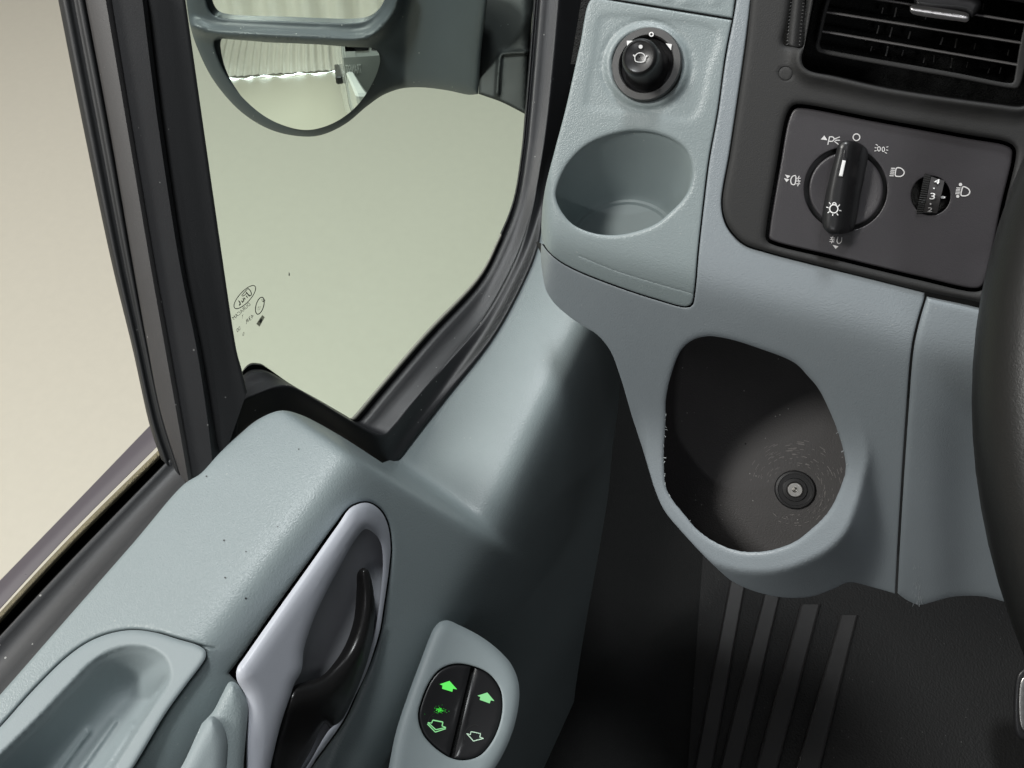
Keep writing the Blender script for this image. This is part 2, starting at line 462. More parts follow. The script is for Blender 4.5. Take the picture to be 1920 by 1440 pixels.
slab('kick_plate', [(-.362, 1.285), (-.362, 1.17), (-.265, .93), (-.06, .93), (-.06, 1.21), (-.13, 1.29)], -.246, .012, SIDEG)
slab('cab_window', [(-.345, 1.42), (-.345, 1.325), (-.20, 1.325), (-.15, 1.40), (-.15, 1.42)], -.250, .008, BLKS)
cu = bpy.data.curves.new('badge', 'FONT'); cu.body = 'TRANSIT'; cu.extrude = .003; cu.size = .06
ob = bpy.data.objects.new('badge', cu); COL.objects.link(ob); me = ob.to_mesh()
xs = np.array([v.co[:] for v in me.vertices]); x0, x1 = xs[:, 0].min(), xs[:, 0].max()
Vb = np.c_[-.262 - (xs[:, 0] - x0) / (x1 - x0) * .092, -.243 + xs[:, 2], 1.185 + xs[:, 1] * 1.35]
Fb = [tuple(p.vertices) for p in me.polygons]; ob.to_mesh_clear(); bpy.data.objects.remove(ob); bpy.data.curves.remove(cu)
mesh('badge_lettering', Vb, Fb, mat('badge_silver', (.66, .66, .63), .3), van, smooth=False)

# ================================================================== DOOR
door = thing('driver_door_assembly', 'grey and black front door of the van with open window, quarter glass and outside mirror', 'door', (-.2, .1, -.9))
ledge = plane((0.02, 0, 1), (-.2, 0, -.36))
tL1, tL2 = at(ledge, 458, 1232), at(ledge, 642, 905)
inner = pl3((458, 1232, tL1), (642, 905, tL2), (860, 1330, .463))
A_, B_ = (720, 870), (930, 1012)
tA, tB = at(inner, *A_), at(inner, *B_)
teal = pl3((722, 874, .56), (*B_, tB), (1040, 290, .66))
dark = pl3((925, 1020, tB + .004), (1110, 620, at(teal, 1110, 620)), (1000, 1400, .80))
T1 = smax(.0055, ledge, inner); _PA, _PB = ray(A_)[0] * tA, ray(B_)[0] * tB
_up = np.array([.10, -.2, .97]); _e = (_PB - _PA) / np.linalg.norm(_PB - _PA); _up -= _e * (_up @ _e)
shoulder = plane(_up, _PA)
T1 = smax(.012, T1, dark); T1 = smax(.0045, T1, add(shoulder, -.002))
T2 = smax(.026, teal, dark)
_ab = np.array(B_) - np.array(A_); _nab = np.array([_ab[1], -_ab[0]]) / np.linalg.norm(_ab)
def tdoor(uv):
    s = (np.atleast_2d(uv) - np.array(A_)) @ _nab
    w = sig(s / 5.0)
    return T1(uv) * (1 - w) + T2(uv) * w
quarter = pl3((455, 690, .485), (722, 874, .56), (1040, 290, .66))
sealb = lambda uv: np.where(np.atleast_2d(uv)[:, 0] > 700, np.minimum(quarter(uv), teal(uv)), quarter(uv))

seal_r0 = [(428, 745), (460, 688), (485, 681), (505, 692), (545, 720), (600, 751), (648, 779), (657, 784), (668, 774), (705, 730), (798, 622), (893, 522), (932, 450), (962, 375), (977, 285), (984, 210), (992, 112), (1003, -30)]
seal_r1 = [(414, 772), (450, 752), (486, 735), (518, 724), (548, 725), (595, 751), (663, 792), (714, 815), (738, 799), (770, 760), (840, 678), (908, 592), (966, 484), (998, 388), (1016, 292), (1028, 205), (1038, 105), (1050, -30)]
seal_r2 = [(407, 856), (447, 824), (485, 792), (528, 778), (563, 784), (635, 820), (690, 857), (722, 876), (742, 866), (775, 823), (842, 737), (930, 623), (1000, 485), (1020, 394), (1038, 300), (1060, 207), (1087, 100), (1108, -30)]
def mixrow(a, b, k): return [tuple(np.array(p) * (1 - k) + np.array(q) * k) for p, q in zip(a, b)]
def seal_row(px, off):
    P = crs(px, 6); return lift(P, add(quarter, off))
def seal_row(px, off, k=0.0):
    P = crs(px, 6); return lift(P, quarter(P) * (1 - k) + sealb(P) * k + off)
r01, r12 = (lambda k: mixrow(seal_r0, seal_r1, k)), (lambda k: mixrow(seal_r1, seal_r2, k))
rows = [seal_row(seal_r0, .004), seal_row(r01(.06), -.001), seal_row(r01(.12), .003), seal_row(r01(.20), .001), seal_row(r01(.28), -.007), seal_row(r01(.60), -.0125), seal_row(r01(.93), -.020),
        seal_row(seal_r1, -.0215), seal_row(r12(.10), -.021, .2), seal_row(r12(.55), -.013, .6), seal_row(seal_r2, -.004, 1), seal_row(r12(1.06), .010, 1)]
loft('quarter_window_seal', rows, RUB, door, sub=3)
relief('seal_end_block', [(404, 770, 1), (416, 770, 1), (446, 771, 1), (446, 800), (440, 850, 1), (404, 866, 1)], add(quarter, -.016), RUBM, door, edge=.002, thick=.02)

gq = np.array([(330, -60), (1020, -60), (1000, 120), (990, 300), (940, 460), (890, 545), (690, 770), (665, 795), (640, 785), (540, 730), (480, 700), (440, 735), (420, 740)], float)
qg = relief('quarter_glass', gq, add(quarter, .006), GLASS, door, res=60, thick=0, raw=True)
tg = add(quarter, .0055)
lz = lambda pts: Zm(420, 500, 9.6, pts)
ell = [tuple(p) for p in circ(375, 548, 268, 48, 98, math.radians(-47.5))]
ell2 = [tuple(p) for p in circ(645, 702, 158, 40, 68, math.radians(-74))]
ink('maker_logo', [('l', lz(ell), 1.5, True),
    ('l', lz([(436, 392), (478, 440), (494, 500), (470, 525), (440, 500)]), 1.7), ('l', lz([(398, 455), (432, 500), (462, 535)]), 1.9), ('l', lz([(318, 525), (360, 470), (430, 392)]), 1.3), ('l', lz([(330, 535), (380, 505), (410, 470)]), 1.3),
    ('l', lz([(398, 520), (425, 560)]), 1.8), ('l', lz([(360, 560), (385, 590)]), 1.9), ('l', lz([(340, 570), (358, 610), (330, 640)]), 1.8), ('l', lz([(310, 610), (340, 650)]), 1.6), ('l', lz([(262, 610), (290, 655), (275, 700)]), 2.0), ('l', lz([(275, 690), (305, 672)]), 1.6)], tg, GLASSINK, qg)
ink('stamp_lettering', [
    ('t', 'DURACAM', lz([(480, 690)])[0], np.array((-300, 270)) / 9.6, np.array((-38, -48)) / 9.6),
    ('t', 'T', lz([(345, 925)])[0], np.array((-26, 26)) / 9.6, np.array((-4, 70)) / -9.6),
    ('t', '43R', lz([(540, 905)])[0], np.array((-140, 130)) / 9.6, np.array((-20, -62)) / 9.6),
    ('t', '00', lz([(300, 1130)])[0], np.array((-62, 60)) / 9.6, np.array((-16, -66)) / 9.6),
    ('t', '0', lz([(358, 1240)])[0], np.array((-26, 10)) / 9.6, np.array((10, -70)) / 9.6)], tg, GLASSINK, qg)
ink('approval_mark', [('l', lz(ell2), 1.7, True),
    ('t', 'E', lz([(700, 640)])[0], np.array((-30, -50)) / 9.6, np.array((-44, 30)) / -9.6),
    ('t', '17', lz([(640, 780)])[0], np.array((-50, 10)) / 9.6, np.array((20, -66)) / 9.6)], tg, GLASSINK, qg)
ink('glass_fleck', [('f', lz([(1168, 95), (1186, 130), (1180, 170), (1162, 160)]))], tg, GLASSINK, qg)
ink('batch_square', [('f', lz([(665, 925), (690, 960), (665, 1020), (632, 990)]))], tg, GLASSINK, qg)
ink('glass_mark', [('f', lz([(690, 870), (735, 910), (640, 1080), (580, 1030)]))], add(quarter, .0058), mat('faint_glass_print', (.34, .36, .26), .8), qg)

# window post between the two panes
post = pl3((240, 0, .375), (350, 880, .417), (420, 500, .40))
def postcol(pts, off): return lift(crs(pts, 8), add(post, off))
def shift(pts, du): return [(u + du, v) for u, v in pts]
pA = [(104, -30), (155, 230), (207, 480), (248, 650), (279, 790), (303, 862)]
pB = [(157, -30), (206, 230), (249, 480), (280, 650), (308, 780), (346, 900)]
pC = [(154, -30), (203, 230), (246, 480), (276, 650), (302, 780), (350, 930)]
pD = [(196, -30), (240, 230), (282, 480), (312, 650), (335, 780), (362, 935)]
pE = [(268, -30), (300, 230), (338, 480), (372, 650), (392, 780), (404, 890)]
pF = [(343, -30), (380, 230), (416, 480), (440, 640), (452, 690), (463, 735)]
pE2 = [(272, -30), (304, 230), (342, 480), (376, 650), (397, 775), (416, 870)]
loft('window_channel', [postcol(pA, .020), postcol(pA, .012), postcol(mixrow(pA, pB, .25), .006), postcol(mixrow(pA, pB, .5), .009), postcol(mixrow(pA, pB, .8), .004), postcol(pB, .012), postcol(pB, .022)], RUBM, door, sub=2)
loft('post_face', [postcol(pC, .022), postcol(pC, .006), postcol(shift(pC, 3), .001), postcol(shift(pC, 5), .0), postcol(shift(pD, -3), -.0022), postcol(shift(pD, 3), -.0008), postcol(mixrow(pD, pE, .12), .0012), postcol(mixrow(pD, pE, .14), .02)], mat('post_rubber_lit', (.046, .044, .044), .55, 1800, .00004, mottle=.2, dust=.4), door, sub=1, angle=40)  # lighter copy of the post rubber: the lit face is put into the colour
loft('post_trim', [postcol(mixrow(pD, pE, .05), .02), postcol(mixrow(pD, pE, .10), .0012), postcol(mixrow(pD, pE, .93), .0040), postcol(pE, .0065), postcol(pE2, .013), postcol(pE2, .03)], mat('post_edge_rubber', (.018, .0185, .020), .5, 1800, .00004, mottle=.2, dust=.3), door, sub=1, angle=40)
loft('post_inner_trim', [postcol(pE, .016), postcol(pE2, .0135), postcol(mixrow(pE2, pF, .3), .015), postcol(mixrow(pE2, pF, .9), .020), postcol(pF, .023), postcol(pF, .05)], RUBM, door, sub=2)

# window sill strips of the open pane
sill = plane((-.1, 0, 1), (-.27, 0, -.364))
def strip(name, a, b, m, h0=0.0, h1=0.0, bulge=-.002, lab=None, extra=()):
    A, B = np.array(a, float), np.array(b, float); rr = []
    for k, o in [(0, h0 + .012), (0, h0 + .0015), (.04, h0), (.3, (h0*.7 + h1*.3) + bulge * .8), (.6, (h0*.4 + h1*.6) + bulge), (.96, h1), (1, h1 + .0015), (1, h1 + .012)]:
        P = A * (1 - k) + B * k; rr.append(lift(crs([tuple(p) for p in P], 10), add(sill, o)))
    return loft(name, rr, m, door, sub=2, label=lab)
strip('outer_sill_strip', [(-60, 1150), (120, 965), (282, 797)], [(-60, 1208), (120, 1012), (294, 838)], PAINT, .014, .012, -.001)
strip('felt_strip', [(-60, 1213), (120, 1019), (297, 844)], [(-60, 1234), (120, 1039), (303, 856)], FELT, .008, .010, -.002)
strip('glass_slot', [(-60, 1232), (120, 1037), (301, 853)], [(-60, 1262), (120, 1066), (326, 856)], DARK, .014, .018, .012)
strip('inner_sill_strip', [(-60, 1257), (120, 1064), (326, 852)], [(-60, 1376), (120, 1170), (349, 908)], RUB, -.003, .000, .0035)

# door panel
edge_top = [(-90, 1402, 1), (0, 1303), (120, 1166), (250, 1018), (345, 908), (376, 888), (413, 848), (446, 817), (483, 787), (526, 770), (562, 777), (633, 814), (717, 868, 1), (740, 858), (772, 820), (839, 735), (926, 622), (975, 530), (1000, 440), (1030, 330, 1), (1060, 420), (1075, 520), (1120, 590), (1165, 690, 1), (1160, 760), (1150, 830), (1140, 930), (1122, 1040), (1100, 1160), (1078, 1300), (1062, 1480), (1035, 1760, 1), (-90, 1760, 1)]
hz = lambda pts: Zm(400, 900, 2.667, pts)
hole_handle = cr(hz([(75, 965, 1), (120, 910), (285, 672), (488, 390), (608, 220), (686, 128), (770, 106), (837, 143), (878, 215), (894, 330), (885, 452), (861, 623), (838, 764), (793, 903), (728, 1054), (658, 1205), (488, 1445), (412, 1560, 1), (150, 1540, 1), (158, 1300), (160, 1150), (150, 1090), (118, 1010, 1)]), True)
tray_out = [(-45, 1407, 1), (0, 1362), (62, 1293), (125, 1231), (167, 1202), (208, 1186), (250, 1180), (292, 1185), (333, 1197), (372, 1209), (386, 1219), (387, 1232), (380, 1245), (350, 1285), (312, 1338), (250, 1441), (225, 1475, 1), (-45, 1475, 1)]
hole_tray = cr(tray_out, True)
gm1, ge1 = groove([(300, 1188), (345, 1201), (375, 1210), (402, 1216)], 4, .0012)
rm, re_ = groove([(719, 1180), (706, 1240), (680, 1310), (650, 1370), (618, 1440), (600, 1480)], 11, -.0025)
dp = relief('door_panel', edge_top, tdoor, GREY, door, holes=[hole_handle, hole_tray], res=8, edge=.0022, hedge=.0030, thick=.006, mods=[gm1, rm], extra=[ge1, re_])

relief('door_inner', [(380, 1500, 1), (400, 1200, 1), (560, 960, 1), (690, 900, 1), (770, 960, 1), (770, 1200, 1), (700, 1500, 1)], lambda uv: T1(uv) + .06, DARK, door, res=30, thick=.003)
ink('dirt_speck', [('f', [tuple(p) for p in circ(u, v, r, 7)]) for u, v, r in ((420, 1013, 1.8), (461, 1034, 1.3), (422, 1083, 1.7), (461, 1122, 2.0), (387, 893, 1.6), (520, 987, 1.2), (560, 842, 1.2))], tdoor, BLK, dp, .0003, stuff=True)
# storage tray let into the ledge
cav = cr([(-60, 1468, 1), (0, 1407), (62, 1346), (125, 1280), (167, 1237), (198, 1217), (240, 1205), (281, 1209), (311, 1227), (324, 1252), (320, 1278), (292, 1322), (250, 1386), (222, 1430), (195, 1475, 1), (-60, 1475, 1)], True)
left_edge = cr([(-60, 1468), (0, 1407), (62, 1346), (125, 1280), (167, 1237), (198, 1217), (240, 1205), (281, 1209), (311, 1227), (324, 1252)], False)
right_edge = cr([(324, 1252), (320, 1278), (292, 1322), (250, 1386), (222, 1430), (190, 1480)], False)
def tray_t(uv):
    uv = np.atleast_2d(uv); t = ledge(uv) - .0008
    ins = pip(uv, cav); d = dist(uv, cav)
    dl, dr = dist(uv, left_edge, False), dist(uv, right_edge, False)
    # wall slopes down from the window side and the front end; floor rises again at the cabin side
    s = np.clip(dl / 105.0, 0, 1); depth = .028 * (s * s * (3 - 2 * s)) ** .8
    fl = .028 - .008 * np.clip(1 - dr / 60, 0, 1) ** 2
    dd = np.minimum(depth, fl) * np.clip(dr / 5.0, 0, 1) ** .6
    ro = bev(.0035, (26 - np.minimum(d, 26)) * 0 + 1)   # keep the flat rim
    k = np.where(ins, np.clip(d / 10, 0, 1) ** 1.6, 0)
    return t + np.where(ins, dd * k + .0006 * k, 0)
ribs, rex = [], []
for q in ([(170, 1480), (250, 1360)], [(125, 1480), (215, 1352)], [(85, 1480), (165, 1372)]):
    a, b = groove([q[0], ((q[0][0] + q[1][0]) / 2, (q[0][1] + q[1][1]) / 2), q[1]], 9, -.0022); ribs.append(a); rex.append(b)
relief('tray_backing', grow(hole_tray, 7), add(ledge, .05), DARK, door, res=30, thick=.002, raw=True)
relief('storage_tray', grow(hole_tray, -1.2), tray_t, GREYS, door, res=6, edge=.0026, thick=.02, mods=ribs, extra=rex + [cav, grow(cav, -4), grow(cav, -8), grow(cav, 3)], raw=True)

# armrest pieces at the lower left
sz = lambda pts: Zm(380, 1180, 5.54, pts)
armp = plu((.48, -.05, .87), 432, 1300, at(inner, 432, 1300) - .004)
relief('armrest_cap', sz([(-10, 980, 1), (110, 850), (200, 680), (280, 545), (330, 548), (385, 590), (440, 680), (468, 780), (470, 860), (450, 1100), (420, 1440), (410, 1620, 1), (-300, 1620, 1)]), armp, GREY, door, res=7, edge=.006, thick=.02)
relief('armrest_pad', sz([(-340, 1640, 1), (-200, 1390), (0, 1010), (60, 915), (110, 905), (175, 950), (228, 1050), (252, 1170), (250, 1300), (240, 1440), (235, 1640, 1)]), add(armp, -.004), GREYS, door, res=7, edge=.006, thick=.01)

# door handle
handle_o = hz([(118, 945), (160, 880), (300, 680), (500, 400), (620, 230), (690, 137), (770, 114), (832, 150), (870, 220), (886, 330), (877, 450), (853, 620), (830, 760), (785, 900), (720, 1050), (650, 1200), (480, 1440), (400, 1560, 1), (165, 1560, 1), (166, 1300), (174, 1150), (160, 1075), (118, 1000)])
handle_i = hz([(760, 245), (800, 262), (835, 310), (848, 390), (842, 520), (818, 700), (790, 830), (750, 950), (690, 1075), (620, 1210), (575, 1255), (470, 1430), (420, 1500, 1), (275, 1500, 1), (290, 1415), (340, 1210), (385, 1080), (402, 1025), (440, 955), (452, 850), (500, 700), (560, 570), (640, 420), (715, 290)])
hi = cr(handle_i, True)
tbar = lambda uv: inner(uv) - .010 + .010 * sig((np.atleast_2d(uv)[:, 0] + .30 * np.atleast_2d(uv)[:, 1] - 1000) / 14.0)
hs = relief('door_handle', handle_o, tbar, LAV, door, holes=[hi], res=6, edge=.009, hedge=.0055, thick=.012)
relief('handle_cavity', grow(hi, 7), lambda uv: inner(uv) + .018 - .004 * sig((np.atleast_2d(uv)[:, 1] - 1260) / 40), CAVM, hs, res=10, thick=.004, raw=True)
loft('cavity_wall', [lift(hi, add(tbar, .006)), lift(hi, add(inner, .010)), lift(grow(hi, 3), add(inner, .020))], CAVM, hs, sub=2, closed=True)
lever = hz([(722, 462), (745, 440), (770, 446), (788, 490), (806, 600), (801, 750), (772, 900), (705, 1080), (648, 1195), (618, 1240), (588, 1248), (560, 1215), (478, 1370), (400, 1480), (285, 1500, 1), (288, 1405), (345, 1200), (385, 1078), (405, 1030), (450, 1012), (540, 980), (600, 920), (662, 820), (702, 700), (716, 550)])
ridge = cr(hz([(772, 455), (783, 560), (775, 680), (735, 830), (670, 940), (560, 1040), (400, 1085)]), False)
relief('handle_lever', lever, lambda uv: inner(uv) + .011 - .016 * np.exp(-(dist(np.atleast_2d(uv), ridge, False) / (30.0 + 34 * sig((np.atleast_2d(uv)[:, 1] - 1270) / 25))) ** 2) - .003 * sig((np.atleast_2d(uv)[:, 1] - 1290) / 20), mat('lever_plastic', (.012, .0115, .0115), .30, mottle=.1), hs, res=6, edge=.004, thick=.006, extra=[ridge])

# window switches
wz = lambda pts: Zm(720, 1120, 4.5, pts)
pod_o = wz([(40, 1440), (100, 1140), (200, 830), (300, 560), (380, 350), (420, 262), (472, 207), (540, 195), (620, 228), (800, 320), (950, 430), (1070, 560), (1130, 700), (1142, 820), (1120, 1000), (1060, 1200), (960, 1400), (850, 1560, 1), (20, 1560, 1)])
sw_o = cr(wz([(295, 1000), (330, 850), (400, 700), (480, 612), (600, 568), (750, 588), (880, 650), (970, 770), (992, 900), (970, 1060), (900, 1220), (800, 1330), (680, 1366), (560, 1345), (420, 1250), (330, 1140)]), True)
podbase = pl3((742, 1373, at(inner, 742, 1373) - .010), (824, 1166, at(inner, 824, 1166) - .008), (965, 1330, at(inner, 900, 1330) - .022))
_q = [lift([p], podbase)[0] - EYE for p in ((858, 1180), (812, 1430))]
_e = (_q[1] - _q[0]) / np.linalg.norm(_q[1] - _q[0]); _n = np.array([.30, -.16, .94]); _n -= _e * (_n @ _e)
podtop = plane(_n, _q[0])
tpod = lambda uv: smin(.004, podbase, podtop)(uv) + .0028
wp = relief('window_switch_panel', pod_o, tpod, GREYS, door, holes=[grow(sw_o, 2)], res=6, edge=.007, hedge=.0012, thick=.045)
relief('switch_well', grow(sw_o, 8), add(tpod, .007), DARK, wp, res=14, thick=.003, raw=True)
lp = np.array(wz([(738, 560), (536, 1400)])); rp = np.array(wz([(772, 560), (580, 1400)]))
def half(poly, a, b, left):
    s = (poly - a) @ np.array([b[1] - a[1], -(b[0] - a[0])]); keep = (s < 0) if left else (s > 0)
    out = []
    for i in range(len(poly)):
        j = (i + 1) % len(poly)
        if keep[i]: out.append(poly[i])
        if keep[i] != keep[j]: out.append(poly[i] + (poly[j] - poly[i]) * s[i] / (s[i] - s[j]))
    return np.array(out)
_h1, _h2 = half(sw_o, lp[0], lp[1], True), half(sw_o, rp[0], rp[1], False)
if _h1[:, 0].mean() > _h2[:, 0].mean(): _h1, _h2 = half(sw_o, lp[0], lp[1], False), half(sw_o, rp[0], rp[1], True)
def rocker(uv):
    v = np.atleast_2d(uv)[:, 1]; return tpod(uv) + .0012 + .0016 * np.cos((v - 1335) / 52.0)
s1 = relief('window_switch', _h1, rocker, BLKS, door, res=7, edge=.0016, thick=.006, raw=True, label='left window rocker with two lit green arrows')
s2 = relief('window_switch', _h2, rocker, BLKS, door, res=7, edge=.0016, thick=.006, raw=True, label='right window rocker with pale arrows')
ink('arrow_symbol', [('f', wz([(470, 733), (553, 705), (617, 777), (582, 771), (576, 797), (490, 771), (494, 744)]))], rocker, GREEN, s1, .0005)
ink('arrow_symbol', [('l', wz([(412, 1036, 1), (455, 1044), (497, 1052)]), 2.1), ('l', wz([(497, 1052), (490, 1086)]), 1.9), ('l', wz([(490, 1086), (522, 1098)]), 1.7), ('l', wz([(522, 1098), (437, 1117)]), 1.8), ('l', wz([(437, 1117), (370, 1056)]), 1.8), ('l', wz([(372, 1056), (402, 1062)]), 1.5), ('l', wz([(402, 1062), (412, 1036)]), 1.8), ('l', wz([(366, 1068), (433, 1137)]), 1.8), ('l', wz([(433, 1137), (522, 1108)]), 1.8)], rocker, PALEG, s1, .0005)
ink('arrow_symbol', [('f', wz([(788, 830), (872, 803), (932, 875), (900, 869), (892, 895), (808, 865), (812, 840)]))], rocker, PALEG, s2, .0005)
ink('arrow_symbol', [('l', wz([(735, 1133), (815, 1150)]), 1.7), ('l', wz([(815, 1150), (808, 1180)]), 1.7), ('l', wz([(808, 1180), (840, 1190)]), 1.6), ('l', wz([(840, 1190), (755, 1213)]), 1.8), ('l', wz([(755, 1213), (698, 1149)]), 1.8), ('l', wz([(698, 1149), (728, 1160)]), 1.5), ('l', wz([(728, 1160), (735, 1133)]), 1.7)], rocker, mat('pale_print', (.55, .75, .58), .5), s2, .0005)
lum = []
for i in range(70):
    a, q = rng.uniform(0, 6.28), abs(rng.normal(0, 32)); c = (472 + q * math.cos(a) * 1.1, 955 + q * math.sin(a) * .75); w = rng.uniform(1.5, 4.5) * (1 if q < 30 else .6)
    lum.append(('f', wz([(c[0]-w, c[1]-w), (c[0]+w, c[1]-w), (c[0]+w, c[1]+w), (c[0]-w, c[1]+w)])))
ink('indicator_light', lum, rocker, glow('green_led', (.05, .8, .05), .8), s1, .0005)
for (x, y), s in (((450, 1065), s1), ((760, 1170), s2)):
    q = [tuple(p) for p in circ(x, y, 80, 30, 95, .3)]
    ink('finger_dimple', [('l', wz(q)[12:24], 1.0)], rocker, mat('dimple_edge', (.03, .03, .03), .3), s, .0004)

k0, k1 = 42, 74
loft('glass_edge_strip', [seal_row(seal_r0, -.0005)[k0:k1], seal_row(r01(.02), -.0035)[k0:k1], seal_row(r01(.10), -.0035)[k0:k1], seal_row(r01(.115), .002)[k0:k1]], mat('edge_strip', (.30, .30, .25), .5), door, sub=1)
# outer skin of the door, under the window line
box('door_skin', (-.335, -.06, .78), np.eye(3), (.022, .18, .42), BODYW, door, .4)
# outside mirror
mz = lambda pts: Zm(340, 0, 2.667, pts)
mir = plu((.225, -.963, .15), 560, 120, .72)
mh_o = mz([(20, -90, 1), (25, 0), (45, 130), (80, 240), (160, 400), (300, 560), (450, 650), (600, 682), (700, 675), (820, 620), (930, 530), (1010, 475), (1100, 443), (1200, 437), (1330, 452), (1440, 474), (1485, 470, 1), (1500, 250), (1530, 0), (1535, -90, 1)])
lowg = cr(mz([(165, 205), (180, 196), (300, 201), (600, 226), (930, 243), (970, 258), (985, 290), (975, 350), (930, 445), (870, 525), (790, 590), (700, 630), (620, 642), (530, 625), (430, 580), (330, 500), (230, 380), (178, 270)]), True)
upg = cr(mz([(118, -90, 1), (124, 0), (140, 50), (165, 78), (220, 92), (500, 104), (840, 113), (920, 100), (985, 50), (1060, -90, 1)]), True)
beam = cr(mz([(60, 130), (160, 160), (400, 176), (700, 190), (880, 196), (960, 170), (1060, 60), (1090, -40)]), False)
def tmir(uv):
    uv = np.atleast_2d(uv); arm = sig((uv[:, 0] - .55 * (200 - uv[:, 1]) * .6 - 715) / 26.0)
    return mir(uv) - .010 * np.exp(-(dist(uv, beam, False) / 12.0) ** 2) + .02 * arm - .05 * np.clip((uv[:, 0] - 760) / 140, 0, 1.2) * arm
mh = relief('door_mirror', mh_o, tmir, HOUS, door, holes=[lowg, upg], res=8, edge=.010, hedge=.0025, thick=.03, extra=[beam])
def tglass(uv):
    uv = np.atleast_2d(uv); c = np.array([570, 150.]); q = ((uv - c) ** 2).sum(1) / 170 ** 2
    return mir(uv) + .003 + .010 * (q - .8)
relief('lower_mirror_glass', grow(lowg, 3), tglass, MIRR, mh, res=10, thick=0, raw=True)
relief('upper_mirror_glass', grow(upg, 3), add(mir, .007), MIRR, mh, res=20, thick=0, raw=True)
mm_o = mz([(1500, 0), (1530, -90, 1), (1790, -90, 1), (1765, 0), (1742, 290), (1735, 560), (1722, 572, 1), (1600, 510), (1487, 470, 1)])
mbase = lambda uv: quarter(uv) + .03 + .05 * np.clip((985 - np.atleast_2d(uv)[:, 0]) / 90, 0, 1.3)
mg, mge = groove(mz([(1580, 470), (1590, 330), (1600, 275), (1640, 266), (1745, 262)]), 6, -.0035)
relief('mirror_mount', mm_o, mbase, RUBM, mh, res=9, edge=.003, thick=.03, mods=[mg], extra=[mge])

# ================================================================== CAB BODY
structure(box('cab_rear_block_wall', EYE + np.array((.55, -.95, -.60)), np.eye(3), (.75, .02, .50), mat('cab_lining', (.09, .095, .10), .8)))  # unseen wall, added to block low world light from behind
structure(box('cab_side_wall', EYE + np.array((1.45, 0, -.35)), np.eye(3), (.02, 1.0, .75), bpy.data.materials['cab_lining']))  # unseen wall, added to keep world light from the right off the door

# ================================================================== DASHBOARD
dash = thing('dashboard', 'grey and charcoal dashboard with cup holder, bottle holder, light switch and air vent', 'dashboard', (.05, .35, -.9))
face = plu(tilt(50), 1500, 480, .434)
t1, t2 = at(face, 1310, 530), at(face, 1700, 640)
front = pl3((1310, 530, t1), (1700, 640, t2), (1640, 900, .515))
side = plu((-.86, -.50, .08), 1022, 462, at(front, 1022, 462) + .003)
tray_panel_o = [(1126, -2, 1), (1372, 38, 1), (1359, 105), (1344, 212), (1328, 300), (1318, 380), (1308, 470), (1301, 548), (1297, 568), (1288, 574), (1231, 560), (1150, 533), (1082, 506), (1049, 488), (1028, 470), (1016, 450, 1), (1015, 420), (1021, 360), (1042, 275), (1060, 207), (1087, 87), (1108, 0)]
cupz = cr([(1042, 362), (1061, 314), (1099, 274), (1154, 251), (1205, 246), (1254, 259), (1284, 281), (1297, 316), (1294, 349), (1281, 373), (1258, 397), (1231, 419), (1190, 435), (1150, 441), (1112, 437), (1076, 422), (1055, 400), (1044, 378)], True)
tdash = smax(.0045, face, front)
ttray = smax(.008, tdash, side)
RC = np.array([1213., 123.])
recess = cr([(1128, 32), (1150, 28), (1250, 36), (1345, 60), (1330, 130), (1308, 212), (1290, 224), (1200, 212), (1100, 198), (1098, 185), (1112, 110)], True)
def recess_m(uv, t):
    d = dist(uv, recess) * np.where(pip(uv, recess), 1, -1)
    ringd = np.linalg.norm(uv - RC, axis=1)
    return t + .0007 * sig(d / 3.0) - .0016 * sig((77 - ringd) / 2.2) + .0005 * np.exp(-((ringd - 84) / 4.0) ** 2)
gl1, gle1 = groove([(1087, 480), (1150, 506), (1220, 528), (1296, 550)], 1.6, .0005)
cupring = grow(cupz, 10)
tp = relief('tray_panel', tray_panel_o, ttray, GREY, dash, holes=[cupz, circ(RC[0], RC[1], 66, 60)], res=7, edge=.0012, hedge=.0025, thick=.004, mods=[recess_m, gl1], extra=[grow(recess, 9), grow(recess, 5), grow(recess, 2.5), recess, grow(recess, -2.5), grow(recess, -5), grow(recess, -9), circ(RC[0], RC[1], 78, 80), circ(RC[0], RC[1], 86, 80), circ(RC[0], RC[1], 70, 80), gle1])
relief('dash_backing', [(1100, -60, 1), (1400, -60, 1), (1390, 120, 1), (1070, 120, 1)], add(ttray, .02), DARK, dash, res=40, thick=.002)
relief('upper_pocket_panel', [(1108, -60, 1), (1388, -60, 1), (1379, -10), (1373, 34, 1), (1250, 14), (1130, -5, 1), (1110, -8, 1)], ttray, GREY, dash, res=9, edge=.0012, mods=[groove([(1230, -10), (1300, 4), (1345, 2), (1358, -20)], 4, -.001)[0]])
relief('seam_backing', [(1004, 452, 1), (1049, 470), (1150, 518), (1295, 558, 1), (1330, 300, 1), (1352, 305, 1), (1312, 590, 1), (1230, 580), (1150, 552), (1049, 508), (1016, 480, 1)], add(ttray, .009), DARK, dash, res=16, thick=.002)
# cup
axis_cup = np.array([0.0, .18, -1.0]); axis_cup /= np.linalg.norm(axis_cup)
c0 = lift(cupz, add(ttray, .0024)); cen = c0.mean(0)
cuprows = []
for h, s in ((0, 1.0), (.004, .985), (.02, .965), (.040, .93), (.052, .90), (.055, .86)):
    cuprows.append(cen + (c0 - cen) * s * 1.0 + axis_cup * h)
cup = loft('cup_holder', cuprows, CUPM, dash, sub=2, closed=True)
b0 = np.array(cuprows[-1]); bc = b0.mean(0)
loft('cup_floor', [b0, bc + (b0 - bc) * .93 - axis_cup * .0005, bc + (b0 - bc) * .9 + axis_cup * .001, bc + (b0 - bc) * .01 + axis_cup * .001], CUPM, cup, sub=1, closed=True, angle=30)

